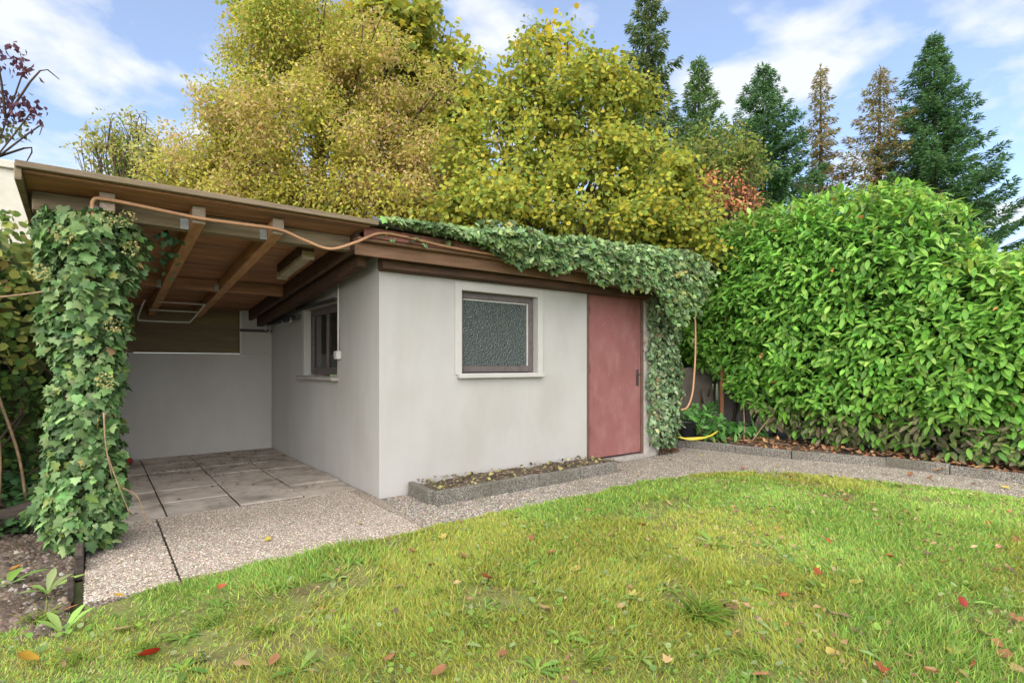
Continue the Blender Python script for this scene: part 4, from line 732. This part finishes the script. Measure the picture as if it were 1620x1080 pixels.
# tufts of longer grass
# broad-leaved weeds
def zone(u, v):
    c = ('far left', 'left', 'left of centre', 'centre', 'right of centre', 'right', 'far right')[min(6, int(max(u, 0) / 1620 * 7))]
    r = 'near the path' if v < 800 else 'upper middle' if v < 865 else 'middle' if v < 930 else 'lower middle' if v < 1000 else 'nearest the camera'
    return c + ' of the lawn, ' + r
def weed(x, y, n, s, cols, label, grp, upright=.5):
    a = np.arange(n) * 2.4 + rng.normal(0, .3, n); P = np.c_[x + .01 * np.cos(a), y + .01 * np.sin(a), np.full(n, .0)]; D = np.c_[np.cos(a), np.sin(a), upright * (.4 + .9 * rng.random(n))]; N = np.c_[-np.cos(a) * .5, -np.sin(a) * .5, np.ones(n)]
    w = empty('broadleaf_weed', (x, y, 0), label, 'weed', grp); sz = s * .75 * (.6 + .7 * rng.random(n)); X, Y, Z = basis(D, N); c = palette(n, cols)
    for i in range(n):
        me = tri_mesh('leaf', L_WEED[0] * sz[i], L_WEED[1], np.repeat(c[i:i + 1], len(L_WEED[0]), 0), True)
        link('leaf', me, M['leaf'], w, Matrix([(*r, p) for r, p in zip(np.c_[X[i], Y[i], Z[i]], P[i])] + [(0, 0, 0, 1)]))
def tuft(x, y, n, h, spread, label, grp=None):
    a = rng.random(n) * 6.283; ph = rng.random() * 6.28; P = np.c_[x + rng.normal(0, .03, n), y + rng.normal(0, .03, n), np.full(n, -.004)]; D = np.c_[np.cos(a) * spread * rng.random(n) + .5 * math.cos(ph), np.sin(a) * spread * rng.random(n) + .5 * math.sin(ph), .45 + .8 * rng.random(n)]; N = np.c_[-np.cos(a) * .3, -np.sin(a) * .3, np.ones(n)]
    V = strip_leaf([0, .4, .75, 1], [.5, .45, .3, .02], .1, .0); tm = (V[0] * (1, 1, 1) + np.c_[np.zeros(12), np.zeros(12), -.5 * V[0][:, 1] ** 2], V[1])
    o = link('grass_tuft', leaf_mesh('grass_tuft', P, D, N, h * (.6 + .6 * rng.random(n)), tm, palette(n, [(.13, .22, .035), (.18, .25, .04), (.1, .18, .03), (.24, .24, .06)]), .005), M['grass']); tag(o, label, 'grass tuft', grp)
def gp(u, v): d = 1.2 * 867 / (v - 577); p = at(u, v, d); return p[0], p[1]
tuft(*gp(1105, 975), 190, .15, 1.0, 'largest dark grass tuft in the middle of the foreground lawn')
for u, v in [(880, 865), (1290, 930), (1385, 960), (1480, 1010), (560, 1020), (420, 1000), (330, 990), (760, 985), (1190, 1040), (930, 1050), (1540, 930), (230, 1030), (1010, 890), (60, 980), (120, 1050), (1320, 1060), (690, 940)]:
    tuft(*gp(u, v), 45, .065 + .035 * rng.random(), .9, 'small tuft of longer grass, ' + zone(u, v), 'small tufts of longer lawn grass')
WC = [(.15, .25, .05), (.2, .3, .07), (.11, .2, .04), (.22, .28, .12)]
weed(*gp(100, 1000), 5, .16, [(.2, .34, .08), (.25, .37, .1)], 'young upright two leaved weed in the bare earth at lower left', None, 1.6)
weed(*gp(75, 935), 9, .17, WC, 'leggy green weed on the bare earth left of the apron', None, 1.0)
weed(*gp(12, 925), 8, .18, WC, 'broad leaved weed at the left edge on bare earth', None, .7)
weed(*gp(1130, 862), 12, .17, WC, 'large pale dandelion rosette in the middle of the lawn', None, .6)
for u, v in [(290, 1010), (350, 960), (440, 925), (620, 915), (560, 960), (960, 950), (985, 920), (900, 1010), (1010, 1040), (850, 1060), (1120, 1035), (690, 1040), (1410, 1050), (1290, 900), (1500, 1030), (1390, 860), (770, 960), (820, 900), (1560, 880), (1230, 1000), (470, 1060), (1580, 960), (640, 875), (740, 1020), (1450, 930), (1060, 930), (300, 1060), (520, 915), (1180, 930), (1340, 1010), (1220, 860), (980, 1000), (880, 935)]:
    weed(*gp(u + rng.normal(0, 8), v), int(6 + 5 * rng.random()), .07 + .06 * rng.random(), WC, 'low broad leaved weed, ' + zone(u, v), 'weed rosettes in the lawn', .5)
# clover-like small leaves mixed in the near lawn
n = 3600; P = np.c_[-3.6 + 7.2 * rng.random(n), -4.6 + 3.3 * rng.random(n)]; ok = inside(P, LAWN) & (vnoise(P + 3, 1.4, 2) > .47); P = P[ok]; n = len(P)
o = link('lawn_herbs', leaf_mesh('lawn_herbs', np.c_[P, .008 + .022 * rng.random(n)], np.c_[rng.normal(size=(n, 2)), rng.normal(.2, .3, n)], np.c_[rng.normal(0, .35, (n, 2)), np.ones(n)], .014 + .022 * rng.random(n), L_ROUND, palette(n, [(.13, .23, .04), (.18, .27, .05), (.1, .17, .05), (.2, .25, .11)])), M['leaf']); tag(o, 'small round leaved herbs mixed into the lawn', 'herbs', kind='stuff')
# ------------------------------------------------------------------ fallen leaves
def fallen(u, v, s, col, label, grp=None, tm=L_MAPLE, tilt=.25, z=.018):
    s = s * .72; col = np.array(col) * .72
    V = tm[0].copy() * s; V[:, 1] -= s * .45; V[:, 2] += (V[:, 0] ** 2 + V[:, 1] ** 2) * rng.uniform(-.5, 3.0) / s * .35 + rng.normal(0, .02 * s, len(V))
    me = tri_mesh('fallen_leaf', V, tm[1], np.repeat(np.clip(np.array([col]) * (1 + rng.normal(0, .1)), 0, 1), len(V), 0) * (1 + rng.normal(0, .08, (len(V), 1)))); o = link('fallen_leaf', me, M['dry']); x, y = gp(u, v)
    o.location = (x, y, z); o.rotation_euler = (rng.normal(0, tilt), rng.normal(0, tilt), rng.random() * 6.28); tag(o, label, 'fallen leaf', grp)
fallen(237, 1048, .115, (.52, .05, .02), 'bright red fallen leaf in the lower left grass', None, L_ROUND, .4, .04)
fallen(42, 1055, .12, (.62, .36, .05), 'yellow orange fallen leaf at the lower left corner', None, L_ROUND, .2, .03)
fallen(198, 998, .12, (.50, .38, .2), 'pale tan lobed fallen leaf right of the bare earth')
fallen(188, 946, .085, (.62, .40, .05), 'yellow fallen leaf on the edge of the apron gravel', None, L_ROUND)
fallen(113, 965, .09, (.55, .25, .1), 'orange pink fallen leaf on bare earth near the edging stake', None, L_ROUND)
fallen(27, 903, .10, (.58, .27, .04), 'orange fallen leaf at the left edge on bare earth', None, L_ROUND)
fallen(1148, 972, .13, (.33, .19, .1), 'large brown lobed fallen leaf right of the big grass tuft', None, L_MAPLE, .5, .04)
fallen(1330, 978, .13, (.42, .28, .18), 'broad pale brown fallen leaf in the right foreground lawn')
fallen(1203, 1072, .10, (.50, .25, .12), 'orange brown fallen leaf at the bottom edge of the photo')
fallen(931, 808, .12, (.52, .33, .15), 'tan lobed fallen leaf near the path edge')
fallen(1486, 748, .16, (.60, .30, .02), 'orange yellow fallen leaf on the path below the hedge', None, L_ROUND, .3, .05)
fallen(424, 855, .07, (.62, .5, .08), 'small yellow leaf lying on the apron gravel', None, L_ROUND, .2, .01)
fallen(571, 829, .065, (.55, .4, .14), 'light brown leaf on the apron gravel near the shed corner', None, L_ROUND, .2, .01)
fallen(1520, 968, .085, (.33, .06, .04), 'red fallen leaf upright in the right foreground grass', None, L_ROUND, .8, .05)
fallen(1420, 772, .15, (.45, .38, .22), 'pale curled leaf near the path at the right lawn edge', None, L_ROUND, .3, .03)
fallen(1185, 790, .1, (.4, .35, .2), 'pale leaf lying in the far lawn below the path bend', None, L_ROUND)
FC = [((.33, .16, .08), 'brown'), ((.42, .12, .05), 'russet'), ((.48, .34, .16), 'tan'), ((.52, .42, .12), 'yellow')]
for u, v in [(655, 878), (690, 900), (640, 935), (700, 852), (735, 885), (975, 962), (1003, 945), (1020, 835), (870, 880), (905, 905), (1290, 910), (1250, 945), (1410, 885), (1500, 895), (1545, 990), (1560, 1010), (1590, 1045), (1575, 1025), (1600, 985), (1445, 1045), (1475, 1070), (1400, 1065), (1310, 1040), (1160, 1010), (1060, 1050), (1385, 835), (1560, 830), (1450, 810), (1330, 795), (1240, 815), (1150, 775), (1060, 800), (1110, 815), (960, 850), (830, 855), (780, 920), (600, 905), (500, 960), (430, 1050), (350, 935), (380, 1055), (690, 1070), (800, 1040), (610, 1045), (1580, 905), (1600, 860), (1490, 850), (1360, 760), (1250, 755), (1440, 960), (1190, 900), (1540, 1060), (1610, 1065), (1510, 1040), (860, 970), (560, 1000), (1080, 870), (1300, 860), (1345, 925)]:
    c, nm = FC[rng.integers(0, 4)]; fallen(u + rng.normal(0, 5), v, .055 + .045 * rng.random(), c, 'small %s fallen leaf, %s' % (nm, zone(u, v)), 'small %s leaves scattered on the lawn' % nm, L_ROUND if rng.random() < .6 else L_MAPLE, .35, .022)
for u, v in [(1175, 742), (1230, 738), (1330, 748), (1440, 752), (1540, 768), (1590, 772), (1060, 728), (1110, 722), (1290, 735), (1400, 750), (1470, 757), (1010, 752)]:
    c, nm = FC[rng.integers(0, 4)]; fallen(u, v, .06 + .05 * rng.random(), c, 'small %s fallen leaf on the gravel path, %s' % (nm, 'below the planter' if u < 1050 else 'at the path bend' if u < 1200 else 'left half below the hedge' if u < 1350 else 'middle below the hedge' if u < 1500 else 'right end below the hedge'), 'small %s leaves on the gravel path' % nm, L_ROUND, .3, .014)
# leaf litter on the hedge bed and in the corner by the pier
n = 1500; P = np.c_[5.0 + 1.2 * rng.random(n), -4.2 + 5.0 * rng.random(n), .09 + .02 * rng.random(n)]; ok = P[:, 0] > 5.1 + np.clip(-1.2 - P[:, 1], 0, .4) * .9; P = P[ok]; P[:70] = np.c_[4.12 + .3 * rng.random(70), -.05 + .3 * rng.random(70), .01 + .03 * rng.random(70)]; n = len(P)
o = link('leaf_litter', leaf_mesh('leaf_litter', P, rng.normal(size=(n, 3)) * (1, 1, .25), np.c_[rng.normal(0, .4, (n, 2)), np.ones(n)], .04 + .05 * rng.random(n), L_SMALL, palette(n, [(.25, .1, .05), (.18, .1, .06), (.3, .17, .08), (.12, .08, .05)])), M['dry']); tag(o, 'brown leaf litter on the soil below the hedge', 'litter', kind='stuff')
n = 7000; P = np.c_[-2.2 + 6.6 * rng.random(n), -4.6 + 3.5 * rng.random(n)]; dr = np.clip((P[:, 0] - .2) * .35 + (-2.6 - P[:, 1]) * .45, 0, 1); ok = inside(P, LAWN) & (rng.random(n) < .16 + .75 * dr) & (vnoise(P + 70, 2.2, 3) > .43); P = P[ok]; n = len(P)
o = link('lawn_litter', leaf_mesh('lawn_litter', np.c_[P, .012 + .02 * rng.random(n)], rng.normal(size=(n, 3)) * (1, 1, .3), np.c_[rng.normal(0, .5, (n, 2)), np.ones(n)], .012 + .04 * rng.random(n) ** 2, L_SMALL, palette(n, [(.14, .09, .05), (.2, .13, .07), (.27, .2, .12), (.09, .065, .045), (.3, .12, .06)], [3, 3, 2, 2, .5])), M['dry']); tag(o, 'scattered brown leaf crumbs caught in the lawn', 'litter', kind='stuff')
# crumbs and twigs on the carport floor
n = 900; P = np.c_[-2.05 + 2.0 * rng.random(n), .5 + 3.2 * rng.random(n) ** .8, .004 + .006 * rng.random(n)]; ok = (vnoise(P[:, :2], 2, 2) > .5) | (rng.random(n) < .12); P = P[ok]; n = len(P)
o = link('floor_debris', leaf_mesh('floor_debris', P, rng.normal(size=(n, 3)) * (1, 1, .1), np.c_[rng.normal(0, .3, (n, 2)), np.ones(n)], .012 + .04 * rng.random(n) ** 3, L_SMALL, palette(n, [(.06, .045, .03), (.1, .07, .04), (.2, .16, .1), (.04, .03, .025)])), M['dry']); tag(o, 'dry crumbs and leaf bits strewn on the carport slabs', 'debris', kind='stuff')
# soil clods and dry stalks in the window bed
n = 700; P = np.c_[.35 + 2.3 * rng.random(n), -.47 + .44 * rng.random(n), .10 + .03 * rng.random(n)]; o = link('bed_debris', leaf_mesh('bed_debris', P, rng.normal(size=(n, 3)) * (1, 1, .4), rdir(n) + (0, 0, 1), .015 + .05 * rng.random(n) ** 2, L_SMALL, palette(n, [(.10, .075, .05), (.2, .16, .09), (.07, .05, .04), (.24, .22, .09)])), M['dry']); tag(o, 'clods and dry stalks on the soil under the front window', 'debris', kind='stuff')
